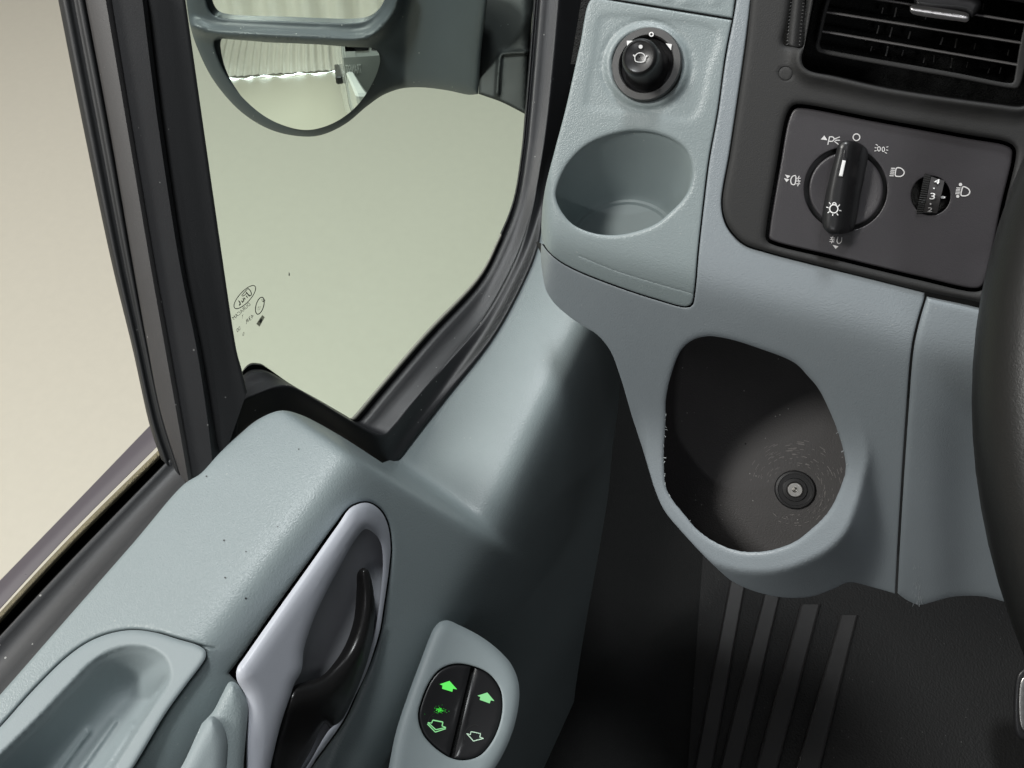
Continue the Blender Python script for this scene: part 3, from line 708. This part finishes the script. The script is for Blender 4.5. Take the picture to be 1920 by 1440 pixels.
# mirror adjuster
nface = -np.array(tilt(50)); nface = -nface
pr = lift([RC], face)[0]; px = .434 / FPX
def tring(uv): return face(uv) - .0042
ring = lathe('mirror_adjuster', pr + nface * .0045, nface, [(.0202, -.009), (.0202, -.0012), (.0196, 0), (.0161, .0), (.0158, -.0006), (.0150, -.004)], mat('adjuster_ring', (.075, .075, .075), .42, 2000, .00003), dash, n=64)
lathe('adjuster_bowl', pr + nface * .0045, nface, [(.0159, -.0005), (.0148, -.0045), (.011, -.007), (.0005, -.0075)], BLKS, ring, n=48)
kb = lift([(1214, 128)], add(face, .003))[0]; kt = lift([(1198.5, 106)], add(face, -.024))[0]; kd = kt - kb; kl = np.linalg.norm(kd); kd /= kl
lathe('adjuster_knob', kb, kd, [(.0135, 0), (.0125, .003), (.0112, .007), (.0103, kl - .004), (.0098, kl - .0014), (.0088, kl), (.0083, kl + .0003), (.0075, kl - .0003), (.0004, kl - .0006)], BLK, ring, n=48, angle=60)
az = lambda pts: Zm(980, 0, 4, pts)
ink('off_mark', [('l', az([tuple(p) for p in circ(965, 257, 14, 20)]), 2.3, True)], tring, WHITE, ring, .0009)
ink('left_mark', [('f', az([(781, 305), (832, 305), (783, 347)]))], tring, WHITE, ring, .0009)
ink('right_mark', [('f', az([(1073, 325), (1119, 331), (1112, 376)]))], tring, WHITE, ring, .0009)
tk = lambda uv: (kt - EYE + kd * .0004) @ kd / (ray(uv) @ kd)
ink('knob_symbol', [('f', az([tuple(p) for p in circ(885, 350, 15, 18)])), ('l', az([(842, 425), (860, 402), (885, 396), (908, 406), (920, 430), (905, 462), (847, 458)]), 1.7, True), ('l', az([(830, 410), (842, 425)]), 2.4), ('l', az([(934, 416), (920, 430)]), 2.4)], tk, mat('knob_print', (.6, .6, .6), .5), ring, .0002)

# lower dashboard body with the bottle holder opening
bz = lambda pts: Zm(1120, 560, 2.483, pts)
hole_b = cr(bz([(318, 560), (319, 470), (345, 350), (390, 240), (440, 195), (510, 175), (600, 185), (750, 230), (920, 300), (980, 360), (1030, 420), (1080, 520), (1120, 620), (1148, 720), (1156, 800), (1120, 910), (1070, 1000), (1000, 1070), (930, 1125), (850, 1160), (760, 1178), (660, 1175), (560, 1140), (470, 1080), (400, 1000), (345, 930), (320, 880), (310, 800), (310, 700)]), True)
hb = hole_b + rng.normal(0, .22, hole_b.shape) * np.clip((hole_b[:, 1] - 760) / 40, 0, 1)[:, None]
lip_o = cr(bz([(205, 420), (235, 520), (250, 640), (254, 800), (265, 880), (310, 970), (400, 1082), (480, 1160), (560, 1215), (660, 1245), (760, 1253), (860, 1240), (960, 1205), (1060, 1150), (1130, 1080), (1180, 970), (1212, 850), (1235, 720), (1200, 560), (1130, 420), (1030, 300), (900, 200), (700, 130), (500, 90), (330, 170), (240, 300)]), True)
lipp = pl3((1232, 800, at(front, 1232, 800)), (1608, 842, at(front, 1608, 842)), (1426, 1045, at(front, 1426, 1045) - .085))
def cupbody(uv):
    uv = np.atleast_2d(uv); d = np.where(pip(uv, lip_o), 0, dist(uv, lip_o)) * .5 / FPX
    R0 = .0055; dd = np.minimum(d, .75 * R0)
    return lipp(uv) + R0 - np.sqrt(R0 * R0 - dd * dd) + np.maximum(0, d - .75 * R0) * 2.3
_tl = smin(.007, smax(.0045, face, front), cupbody)
side2 = side
tlow = smax(.010, _tl, side2)
low_o = [(1386, -60, 1), (1414, -60, 1), (1407, 0), (1397, 82), (1382, 187), (1367, 287), (1352, 381), (1358, 416), (1371, 438), (1395, 460), (1436, 474), (1508, 493), (1617, 520), (1733, 549, 1), (1733, 556), (1720, 600), (1709, 650), (1698, 780), (1688, 930), (1681, 1050), (1678, 1113, 1), (1640, 1102), (1591, 1092), (1563, 1104), (1523, 1118), (1482, 1121), (1442, 1116), (1402, 1104), (1370, 1088), (1346, 1067), (1321, 1043), (1281, 1000), (1245, 956), (1226, 912), (1220, 892), (1205, 842), (1184, 777), (1164, 709), (1144, 657), (1120, 628), (1090, 609), (1063, 590), (1039, 568), (1024, 544), (1018, 517), (1014, 476), (1015, 456, 1), (1028, 473), (1049, 491), (1082, 509), (1150, 536), (1231, 563), (1288, 577), (1299, 572), (1304, 548), (1311, 470), (1321, 380), (1331, 300), (1347, 212), (1362, 105), (1375, 38), (1381, 0)]
ld = relief('lower_dash', low_o, tlow, GREYD, dash, holes=[hb], res=7, edge=.0013, hedge=.0035, thick=.005, extra=[lip_o, grow(lip_o, 4), grow(lip_o, 9), grow(lip_o, -4)])
br = []
for i in range(0, len(hb), 1):
    u, v = hb[i]
    if (u < 1262 and 770 < v < 960 and rng.rand() < .45) or (v > 900 and rng.rand() < .04) or (u > 1525 and rng.rand() < .12):
        a = rng.uniform(0, 6.28); L_ = rng.uniform(1.5, 5); br.append(('l', [(u, v), (u + L_ * math.cos(a), v + L_ * math.sin(a))], rng.uniform(.6, 1.6)))
ink('moulding_burr', br, add(tlow, .0016), mat('burr_plastic', (.36, .39, .40), .6), ld, .0022, stuff=True)
wr = []
for i in range(46):
    v = 1055 + 78 * rng.rand() ** .6; u = 1721 + rng.normal(0, 4) + (v - 1100) * .06; w = rng.uniform(.5, 1.4)
    wr.append(('l', [(u, v), (u + rng.uniform(-3, 3), v + rng.uniform(2, 8))], w))
# inside of the bottle holder
def hole_t(uv): return tlow(uv) + .0030
h0 = lift(hole_b, hole_t); hc = h0.mean(0); axb = np.array([.10, .55, -.82]); axb /= np.linalg.norm(axb)
tfl = plane(axb, hc - EYE + axb * .115); mnorm = -axb
hrows = [h0, lift(grow(hole_b, 3), lambda uv: hole_t(uv) * .8 + tfl(uv) * .2), lift(grow(hole_b, 9), lambda uv: hole_t(uv) * .4 + tfl(uv) * .6), lift(grow(hole_b, 12), add(tfl, -.004)), lift(grow(hole_b, 8), tfl)]
bot = np.array(hrows[-1]); bc = bot.mean(0)
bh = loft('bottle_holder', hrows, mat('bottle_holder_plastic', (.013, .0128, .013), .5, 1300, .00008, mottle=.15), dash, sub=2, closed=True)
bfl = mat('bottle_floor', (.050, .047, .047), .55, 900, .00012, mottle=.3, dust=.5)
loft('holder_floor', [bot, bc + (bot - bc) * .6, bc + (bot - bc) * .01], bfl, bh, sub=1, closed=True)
pc = lift([(1490, 918)], tfl)[0]; rs = at(tfl, 1490, 918) / FPX
lathe('holder_washer', pc, mnorm, [(36*rs, -.0005), (36*rs, .002), (34*rs, .003), (30*rs, .0032), (29.5*rs, .0022), (22*rs, .0022), (21*rs, .004), (15*rs, .0042), (14*rs, .003)], BLK, bh, n=40)
lathe('holder_bolt', pc, mnorm, [(14.5*rs, .001), (14.5*rs, .005), (12.5*rs, .006), (5*rs, .006), (4.2*rs, .002), (.1*rs, .001)], STEEL, bh, n=32)
sc = []
for i in range(150):
    r0, a0 = rng.uniform(44, 96), rng.uniform(-2.95, .35); 
    if rng.rand() < .25: r0, a0 = rng.uniform(46, 70), rng.uniform(.3, 2.2)
    da = rng.uniform(.03, .16); aa = np.linspace(a0, a0 + da, 4)
    u, v = 1490 + (r0 + rng.uniform(-2, 2)) * np.cos(aa), 918 + (r0) * np.sin(aa)
    sc.append(('l', list(zip(u, v)), rng.uniform(.5, 1.3)))
ink('scratch_marks', sc, tfl, SCR, bh, .0004, stuff=True)

# column side panel
cpn = relief('column_panel', [(1738, 556, 1), (1834, 577), (1960, 612), (2260, 700, 1), (2260, 1190, 1), (1960, 1150), (1893, 1131), (1847, 1119), (1813, 1117), (1780, 1120), (1747, 1129), (1723, 1134), (1697, 1123), (1683, 1112, 1), (1686, 1050), (1693, 930), (1703, 780), (1714, 650), (1725, 600)],
       lambda uv: smax(.0045, face, front)(uv) - .001 + .03 * sig((np.atleast_2d(uv)[:, 0] - 1775 - .02 * (np.atleast_2d(uv)[:, 1] - 600)) / 22.0) * sig((np.atleast_2d(uv)[:, 1] - 800) / 60), GREYD, dash, res=8, edge=.004, thick=.006)

ink('wear_mark', wr, lambda uv: smax(.0045, face, front)(uv) - .001 + .03 * sig((np.atleast_2d(uv)[:, 0] - 1775 - .02 * (np.atleast_2d(uv)[:, 1] - 600)) / 22.0) * sig((np.atleast_2d(uv)[:, 1] - 800) / 60), mat('worn_plastic', (.34, .37, .39), .5), cpn, .0006, stuff=True)
# charcoal centre bezel with the vent and the light switch
vz = lambda pts: Zm(1440, 0, 4, pts)
pz = lambda pts: Zm(1400, 180, 3.692, pts)
bez_o = [(1410, -60, 1), (2270, -60, 1), (2270, 690, 1), (1930, 594), (1838, 567), (1733, 546), (1617, 517), (1508, 490), (1436, 471), (1397, 457), (1374, 436), (1361, 414), (1355, 381), (1370, 287), (1385, 187), (1400, 82), (1408, 0)]
vent_h = cr(vz([(372, -160, 1), (340, 0), (275, 330), (252, 440), (262, 490), (305, 530), (500, 575), (900, 665), (1700, 782), (1900, 800), (1960, 770), (2040, 300), (2090, -160, 1)]), True)
plate_o = cr(pz([(335, 88), (375, 83), (900, 180), (1500, 290), (1800, 345), (1836, 372), (1838, 420), (1760, 760), (1660, 1240), (1625, 1315), (1580, 1330), (1200, 1250), (600, 1105), (200, 1008), (158, 985), (160, 930), (230, 500), (300, 140)]), True)
slot_w = cr(vz([(170, -120, 1), (165, 0), (135, 200), (112, 310), (122, 340), (180, 352), (258, 358), (280, 200), (300, 0), (305, -120, 1)]), True)
bfold = pl3((1400, 455, at(face, 1400, 455) + .004), (1830, 562, at(face, 1830, 562) + .004), (1600, 495, at(face, 1600, 495) + .0005))
def tbez(uv):
    uv = np.atleast_2d(uv); t = face(uv) - .0025
    dv = dist(uv, vent_h)
    return t - .004 * np.exp(-(np.where(pip(uv, vent_h), 0, dv) / 16.0) ** 2) * 1.0
pgm, pge = groove(circ(1473, 138, 13, 40), 1.1, .0004, True)
bz_ = relief('centre_bezel', bez_o, tbez, CHAR, dash, holes=[grow(plate_o, 7), vent_h, slot_w], res=8, edge=.003, hedge=.0032, thick=.012, mods=[pgm], extra=[pge])
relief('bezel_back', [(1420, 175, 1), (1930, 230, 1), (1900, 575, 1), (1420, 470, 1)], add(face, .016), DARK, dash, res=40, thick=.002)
# light switch module
tplate = add(face, .0012)
KC = np.array([1585.5, 354.5])
hw = circ(1745, 367, 37, 48)
ls = relief('light_switch', plate_o, tplate, PLATE, dash, holes=[circ(KC[0], KC[1], 78, 72), hw], res=9, edge=.0012, hedge=.0006, thick=.010, raw=True)
relief('knob_well', circ(KC[0], KC[1], 82, 60), add(tplate, .007), BLKS, ls, res=20, thick=.002, raw=True)
relief('rotary_dial', circ(KC[0] + 1, KC[1] + 1, 69.5, 80), lambda uv: tplate(uv) + .0004 + .0018 * (1 - (np.linalg.norm(np.atleast_2d(uv) - KC, axis=1) / 70) ** 2), PLATE, ls, res=6, edge=.0015, thick=.007, raw=True)
kz = lambda pts: Zm(1460, 230, 5.758, pts)
knob_o = kz([(690, 200), (760, 194), (880, 225), (950, 285), (966, 345), (930, 560), (880, 800), (832, 1080), (800, 1150), (740, 1190), (640, 1205), (540, 1190), (482, 1130), (470, 1030), (500, 800), (560, 540), (620, 320), (642, 240)])
kax = np.array(kz([(730, 240), (600, 1120)])); kdir = (kax[1] - kax[0]) / np.linalg.norm(kax[1] - kax[0]); knor = np.array([-kdir[1], kdir[0]])
def tknob(uv):
    q = (np.atleast_2d(uv) - kax[0]) @ knor                 # + to the left
    q = np.where(q * np.sign((np.array((1500., 330.)) - kax[0]) @ knor) > 0, np.abs(q), -np.abs(q))
    return tplate(uv) - .0155 + .0085 * np.clip((-q - 4) / 26, 0, 1) ** 1.5 + .0012 * np.clip((q - 6) / 18, 0, 1) ** 2
relief('rotary_knob', knob_o, tknob, BLK, ls, res=4, edge=.0032, thick=.016)
slotp = kz([(690, 404, 1), (726, 411, 1), (689, 581, 1), (650, 573, 1)])
relief('knob_pointer_recess', kz([(706, 300, 1), (728, 304, 1), (722, 372, 1), (750, 380, 1), (736, 470), (698, 598, 1), (640, 585, 1), (662, 480), (690, 370, 1)]), add(tknob, -.0002), BLKS, ls, res=5, edge=.0004, thick=.001)
relief('knob_pointer', slotp, add(tknob, -.0007), WHITE, ls, res=5, edge=.0004, thick=.001)
ink('lamp_symbol', [('l', kz([tuple(p) for p in circ(595, 930, 44, 28)]), 2.1, True), ('l', kz([(580, 893), (588, 866), (614, 868), (622, 896)]), 1.9)] +
    [('l', kz(q), 1.7) for q in ([(545, 860), (561, 881)], [(514, 911), (539, 918)], [(529, 973), (550, 960)], [(583, 1006), (585, 984)], [(627, 979), (642, 999)], [(650, 945), (676, 951)], [(640, 906), (661, 884)])], tknob, WHITE, ls, .0006)
GP = mat('grey_print', (.62, .61, .61), .5)
ink('parking_light_symbol', [('f', kz([(455, 181), (493, 137), (526, 190)])), ('l', kz([(530, 239), (550, 150)]), 1.9), ('l', kz([(550, 152), (588, 156), (598, 177), (580, 200), (540, 200)]), 1.9), ('l', kz([(602, 176), (660, 154)]), 1.8), ('l', kz([(606, 190), (662, 190)]), 1.8), ('l', kz([(600, 200), (645, 233)]), 1.8)], tplate, GP, ls)
ink('off_symbol', [('l', kz([tuple(p) for p in circ(840, 157, 36, 28)]), 2.0, True)], tplate, GP, ls)
ink('side_light_symbol', [('l', kz([tuple(p) for p in circ(1083, 283, 15, 20, 24)]), 1.5, True), ('l', kz([tuple(p) for p in circ(1130, 288, 14, 20, 24)]), 1.5, True)] + [('l', kz(q), 1.4) for q in ([(1048, 234), (1070, 246)], [(1037, 270), (1057, 272)], [(1034, 306), (1057, 300)], [(1163, 265), (1184, 259)], [(1160, 294), (1182, 298)], [(1145, 319), (1168, 331)])], tplate, GP, ls)
ink('dipped_beam_symbol', [('l', kz([(1275, 489), (1312, 489), (1342, 510), (1356, 542), (1335, 572), (1300, 581), (1262, 573), (1262, 530)]), 2.1, True)] + [('l', kz([(1213 - 4*i, 492 + 20*i), (1258 - 4*i, 494 + 20*i)]), 1.7) for i in range(5)], tplate, GP, ls)
ink('rear_fog_symbol', [('f', kz([(68, 560), (127, 575), (95, 602)])), ('f', kz([(57, 598), (116, 612), (85, 643)])), ('l', kz([(180, 572), (185, 620), (170, 668), (142, 664), (130, 622), (150, 580)]), 2.0, True), ('l', kz([(190, 600), (238, 600)]), 1.4), ('l', kz([(188, 630), (236, 630)]), 1.4), ('l', kz([(190, 660), (232, 660)]), 1.4), ('l', kz([(222, 574), (210, 605), (220, 640), (204, 686)]), 1.5)], tplate, GP, ls)
ink('front_fog_symbol', [('l', kz([(560, 1240), (608, 1246)]), 1.3), ('l', kz([(552, 1262), (604, 1266)]), 1.3), ('l', kz([(548, 1282), (600, 1287)]), 1.3), ('l', kz([(588, 1224), (572, 1255), (582, 1275), (568, 1302)]), 1.4), ('l', kz([(640, 1232), (630, 1285), (648, 1306), (676, 1285), (682, 1238)]), 1.6), ('f', kz([(582, 1320), (646, 1335), (615, 1363)]))], tplate, GP, ls)
tz = lambda pts: Zm(1680, 300, 10.667, pts)
ink('headlamp_level_symbol', [('l', tz([(1340, 535), (1400, 548), (1460, 592), (1476, 638), (1450, 690), (1390, 716), (1310, 710), (1300, 680), (1315, 600)]), 2.3, True), ('f', tz([tuple(p) for p in circ(1290, 490, 34, 18)])), ('f', tz([tuple(p) for p in circ(1235, 725, 32, 18)]))] + [('l', tz([(1207 - 5*i, 556 + 29*i), (1292 - 5*i, 560 + 29*i)]), 1.5) for i in range(5)], tplate, GP, ls)
# levelling wheel
relief('wheel_well', circ(1745, 367, 40, 40), lambda uv: tplate(uv) + .009 - .00 * uv[:, 0], BLKS, ls, res=12, thick=.002, raw=True)
for nm, us, mt, up in (('wheel_knurl', [((1733.5, 325), (1718, 399.5)), ((1745.5, 328), (1730.5, 399.5))], None, .0050), ('level_wheel', [((1746, 331), (1731, 399)), ((1771, 339), (1757, 400))], None, .0042)):
    (a, b), (c, d) = us; rr = []
    NK = 18
    for i in range(NK * 2 + 1):
        s = i / (NK * 2); sag = math.sin(math.pi * s) ; up_ = up * sag + .0008 * (1 - sag)
        kn = (.0005 if i % 2 else 0) if nm == 'wheel_knurl' else 0
        A = np.array(a) + (np.array(b) - np.array(a)) * s; C = np.array(c) + (np.array(d) - np.array(c)) * s
        rr.append(np.concatenate([lift([A], add(tplate, .012)), lift([A], add(tplate, -up_ + kn)), lift([A*.67+C*.33], add(tplate, -up_ + kn)), lift([A*.33+C*.67], add(tplate, -up_ + kn)), lift([C], add(tplate, -up_ + kn)), lift([C], add(tplate, .012))]))
    loft(nm, rr, mat(nm + '_plastic', (.022, .022, .022) if nm == 'wheel_knurl' else (.045, .043, .044), .32), ls, sub=1, angle=40)
tw = lambda uv: tplate(uv) - .0010 - .0042 * np.sin(np.pi * np.clip((np.atleast_2d(uv)[:, 1] - 333 - .10 * (1758 - np.atleast_2d(uv)[:, 0])) / 66, 0, 1))
ink('level_number', [('t', '4', tz([(755, 470)])[0], np.array((110, 10)) / 10.667, np.array((20, -95)) / 10.667), ('t', '3', tz([(668, 785)])[0], np.array((105, 5)) / 10.667, np.array((20, -130)) / 10.667), ('t', '2', tz([(628, 1030)])[0], np.array((92, 8)) / 10.667, np.array((14, -84)) / 10.667), ('f', tz([tuple(p) for p in circ(690, 877, 17, 12)])), ('f', tz([tuple(p) for p in circ(758, 566, 14, 12)]))], tw, WHITE, ls, .0006)
ink('level_pointer', [('f', tz([(895, 728), (945, 716), (990, 738), (978, 768), (905, 772)]))], add(tplate, -.001), WHITE, ls, .0004)

# air vent
vt = add(face, .016)
vent_box = vz([(372, -160, 1), (2090, -160, 1), (2000, 800, 1), (255, 540, 1)])
vf = add(face, .012)
av = relief('vent_frame', vz([(520, -200, 1), (2060, -200, 1), (1990, 300), (1925, 520), (1895, 625), (1870, 662), (1820, 662), (1400, 585), (420, 405), (375, 392), (352, 355), (365, 300), (430, 20)]), vf, CHAR, dash, holes=[cr(vz([(560, -180, 1), (2010, -180, 1), (1890, 330), (1850, 570), (1838, 618), (1800, 622), (1400, 545), (440, 372), (400, 360), (390, 330), (400, 280), (470, 0)]), True)], res=5, edge=.0010, hedge=.0010, thick=.008)
relief('vent_duct', [(1490, -70, 1), (1990, -70, 1), (1990, 230, 1), (1495, 150, 1)], add(face, .055), DARK, dash, res=60, thick=.003)
loft('vent_wall', [lift(grow(vent_h, 1), add(face, .002)), lift(grow(vent_h, -2), add(face, .02)), lift(grow(vent_h, -4), add(face, .056))], BLK, dash, sub=1, closed=True)
def slat(name, a, b, w, m, dep=.018, top=.010):
    A, B = np.array(a, float), np.array(b, float); n = 8; rr = []
    nn = np.array([-(B - A)[1], (B - A)[0]]); nn /= np.linalg.norm(nn)
    L = [A + (B - A) * k / n for k in range(n + 1)]
    for du, o in ((-w*.5, dep), (-w*.5, top + .001), (-w*.2, top), (w*.2, top), (w*.5, top + .001), (w*.5 - 1.5, dep), (-w*.5, dep)):
        rr.append(lift([p + nn * du for p in L], add(face, o)))
    return loft(name, rr, m, av, sub=1, angle=40)
SL = mat('vent_slat_plastic', (.10, .097, .097), .40, mottle=.1)
VN = mat('vent_vane_plastic', (.22, .215, .215), .40, mottle=.1)
for a, b in (((1550, 23), (1922, 82)), ((1542, 59), (1908, 122)), ((1556, -16), (1930, 44)), ((1562, -54), (1935, 5))):
    slat('vent_slat', a, b, 6.0, SL, .020, .012)
for a, b in (((1656, 14), (1653, 25)), ((1681, 14), (1677, 32)), ((1648, 48), (1644, 63)), ((1673, 51), (1668, 69)), ((1707, 59), (1703, 73)), ((1768, 70), (1763, 84)), ((1794, 72), (1791, 90)), ((1829, 81), (1826, 93)), ((1892, 93), (1889, 104)), ((1665, 87), (1661, 105)), ((1694, 94), (1691, 105)), ((1635, 87), (1632, 96)), ((1733, 108), (1731, 118)), ((1752, 104), (1750, 117)), ((1786, 109), (1782, 127)), ((1815, 116), (1812, 127)), ((1855, 128), (1852, 138)), ((1877, 126), (1874, 138)), ((1845, 7), (1842, 18)), ((1905, 54), (1902, 64)), ((1738, 26), (1735, 36))):
    slat('vent_vane', a, b, 2.4 if b[1] - a[1] < 14 else 3.4, VN, .034, .024)
relief('vent_tab', vz([(1066, 50), (1085, 36), (1115, 38), (1480, 93), (1505, 105), (1508, 150), (1490, 165), (1440, 160), (1085, 104), (1068, 90)]), lambda uv: face(uv) + .004 - .0022 * np.exp(-((np.atleast_2d(uv)[:, 1] - 17 - .155 * (np.atleast_2d(uv)[:, 0] - 1707)) / 7.0) ** 2), CHROME, av, res=3, edge=.0016, thick=.008)
relief('vent_tab_grip', vz([(1095, -30), (1300, -60), (1560, -20), (1600, 30), (1530, 130), (1490, 92), (1110, 36)]), add(face, .006), BLKS, av, res=6, edge=.003, thick=.012)
# vent closing wheel with diamond knurl
wk = [vz([(175, -60), (168, 0), (146, 200), (150, 342)]), vz([(225, -60), (218, 0), (196, 200), (198, 350)]), vz([(296, -60), (288, 0), (262, 200), (252, 356)])]
vw = relief('vent_wheel', vz([(176, -120, 1), (170, 0), (147, 190), (150, 335), (170, 345), (250, 355), (268, 180), (288, 0), (292, -120, 1)]), lambda uv: face(uv) + .0035 - .004 * np.exp(-((np.atleast_2d(uv)[:, 0] - 1495 + .1 * np.atleast_2d(uv)[:, 1]) / 15) ** 2), CHAR, dash, res=4, edge=.0008, thick=.01)
kn = []
for i in range(-4, 16):
    y0 = i * 26 - 60
    kn.append(('l', vz([(165 - y0 * .09, y0 + 30), (270 - y0 * .1, y0 - 22)]), 1.0)); kn.append(('l', vz([(165 - y0 * .09, y0 - 22), (270 - y0 * .1, y0 + 34)]), 1.0))
kn = [k for k in kn if max(p[1] for p in k[1]) < 86]
ink('wheel_knurl', kn, lambda uv: face(uv) + .0035 - .004 * np.exp(-((np.atleast_2d(uv)[:, 0] - 1495 + .1 * np.atleast_2d(uv)[:, 1]) / 15) ** 2), mat('knurl_edge', (.10, .098, .095), .5), vw, .0005)

# ================================================================== STEERING WHEEL
wheel = thing('steering_wheel', 'black leather steering wheel rim in front of the dashboard beside the light switch', 'steering wheel', (.4, .2, -.35))
def torus(name, c, ax, R, r, m, parent, n=120, k=20):
    x, y, z = frame_of(ax, (0, 1, .2)); V, Fc = [], []
    for i in range(n):
        a = 2*np.pi*i/n; rd = math.cos(a)*x + math.sin(a)*y
        for j in range(k):
            b = 2*np.pi*j/k; V.append(c + rd*(R + r*math.cos(b)) + z*r*1.12*math.sin(b))
    for i in range(n):
        for j in range(k):
            Fc.append((i*k+j, ((i+1) % n)*k+j, ((i+1) % n)*k+(j+1) % k, i*k+(j+1) % k))
    return mesh(name, V, Fc, m, parent)
WC = EYE + np.array([.2945, .228, -.166]); WA = np.array(tilt(33))
torus('wheel_rim', WC, WA, .205, .0165, LEATH, wheel)
wx, wy, wzv = frame_of(WA, (0, 1, .2))
lathe('wheel_hub', WC - wzv * .03, wzv, [(.075, -.02), (.078, .0), (.07, .018), (.04, .028), (.0005, .03)], BLK, wheel, n=40)
for a in (-.25, math.pi + .25, math.pi * 1.5):
    dv = math.cos(a) * wx + math.sin(a) * wy; sd = np.cross(wzv, dv)
    box('wheel_spoke', WC + dv * .125 - wzv * .012, (dv, sd, wzv), (.062, .02, .007), BLK, wheel, .5)

# ================================================================== FOOTWELL
FL = -.98
structure(quad('cab_floor', [EYE + np.array(p) for p in ((-.16, -.9, FL), (1.3, -.9, FL), (1.3, 1.0, FL), (-.16, 1.0, FL))], DARK))
structure(quad('cab_bulkhead', [EYE + np.array(p) for p in ((-.2, .86, FL - .02), (1.3, .86, FL - .02), (1.3, .86, -.2), (-.2, .86, -.2))], DARK))
structure(quad('cab_side_wall', [EYE + np.array(p) for p in ((-.165, -.9, FL - .01), (-.165, 1.0, FL - .01), (-.175, 1.0, -.66), (-.175, -.9, -.66))], DARK))
floor_t = plane((0, 0, 1), (0, 0, FL + .006))
fm = thing('floor_mat', 'black ribbed rubber floor mat in the dark footwell', 'floor mat', (.12, .1, FL))
relief('mat_sheet', [(1318, 1040, 1), (1560, 1040, 1), (1960, 1040, 1), (1960, 1500, 1), (1285, 1500, 1)], floor_t, MATR, fm, res=40, thick=.004)
fz = lambda pts: Zm(1280, 1040, 3, pts)
def rib(a0, a1, b0, b1):
    rr = []
    for k, o in ((-.06, .003), (0, -.005), (.10, -.0065), (.90, -.0065), (1, -.005), (1.06, .003)):
        P0 = np.array(a0) * (1 - k) + np.array(b0) * k; P1 = np.array(a1) * (1 - k) + np.array(b1) * k
        rr.append(lift([P0 + (P1 - P0) * q / 6 for q in range(7)], add(floor_t, o)))
    loft('mat_rib', rr, RIBR, fm, sub=1, angle=25)
for q in (((285, 60), (30, 1400), (372, 60), (128, 1400)), ((470, 180), (160, 1400), (560, 180), (270, 1400)), ((665, 280), (385, 1300), (775, 280), (505, 1300)), ((890, 340), (585, 1400), (985, 340), (720, 1400))):
    a0, a1, b0, b1 = [fz([p])[0] for p in q]; rib(a0, a1, b0, b1)
pd = thing('foot_pedal', 'foot pedal with a bright metal edge in the dark footwell under the wheel', 'pedal', (.36, .25, -.85))
pt = plu((0, -.6, .8), 1915, 1325, .80)
ped = relief('pedal_pad', [(1904, 1275), (1912, 1258), (1935, 1248), (2060, 1246), (2075, 1270), (2072, 1370), (2055, 1392), (1935, 1392), (1912, 1386), (1903, 1370)], pt, BLK, pd, res=10, edge=.004, thick=.012)
relief('pedal_trim', [(1912, 1282), (1918, 1270), (1935, 1264), (2050, 1262), (2060, 1280), (2058, 1362), (2045, 1376), (1930, 1376), (1915, 1366)], add(pt, -.002), STEEL, ped, res=10, edge=.002, thick=.004)
box('pedal_arm', lift([(2000, 1200)], add(pt, .06))[0], ((1, 0, 0), (0, .5, .86), (0, -.86, .5)), (.008, .12, .006), BLK, pd, .4)
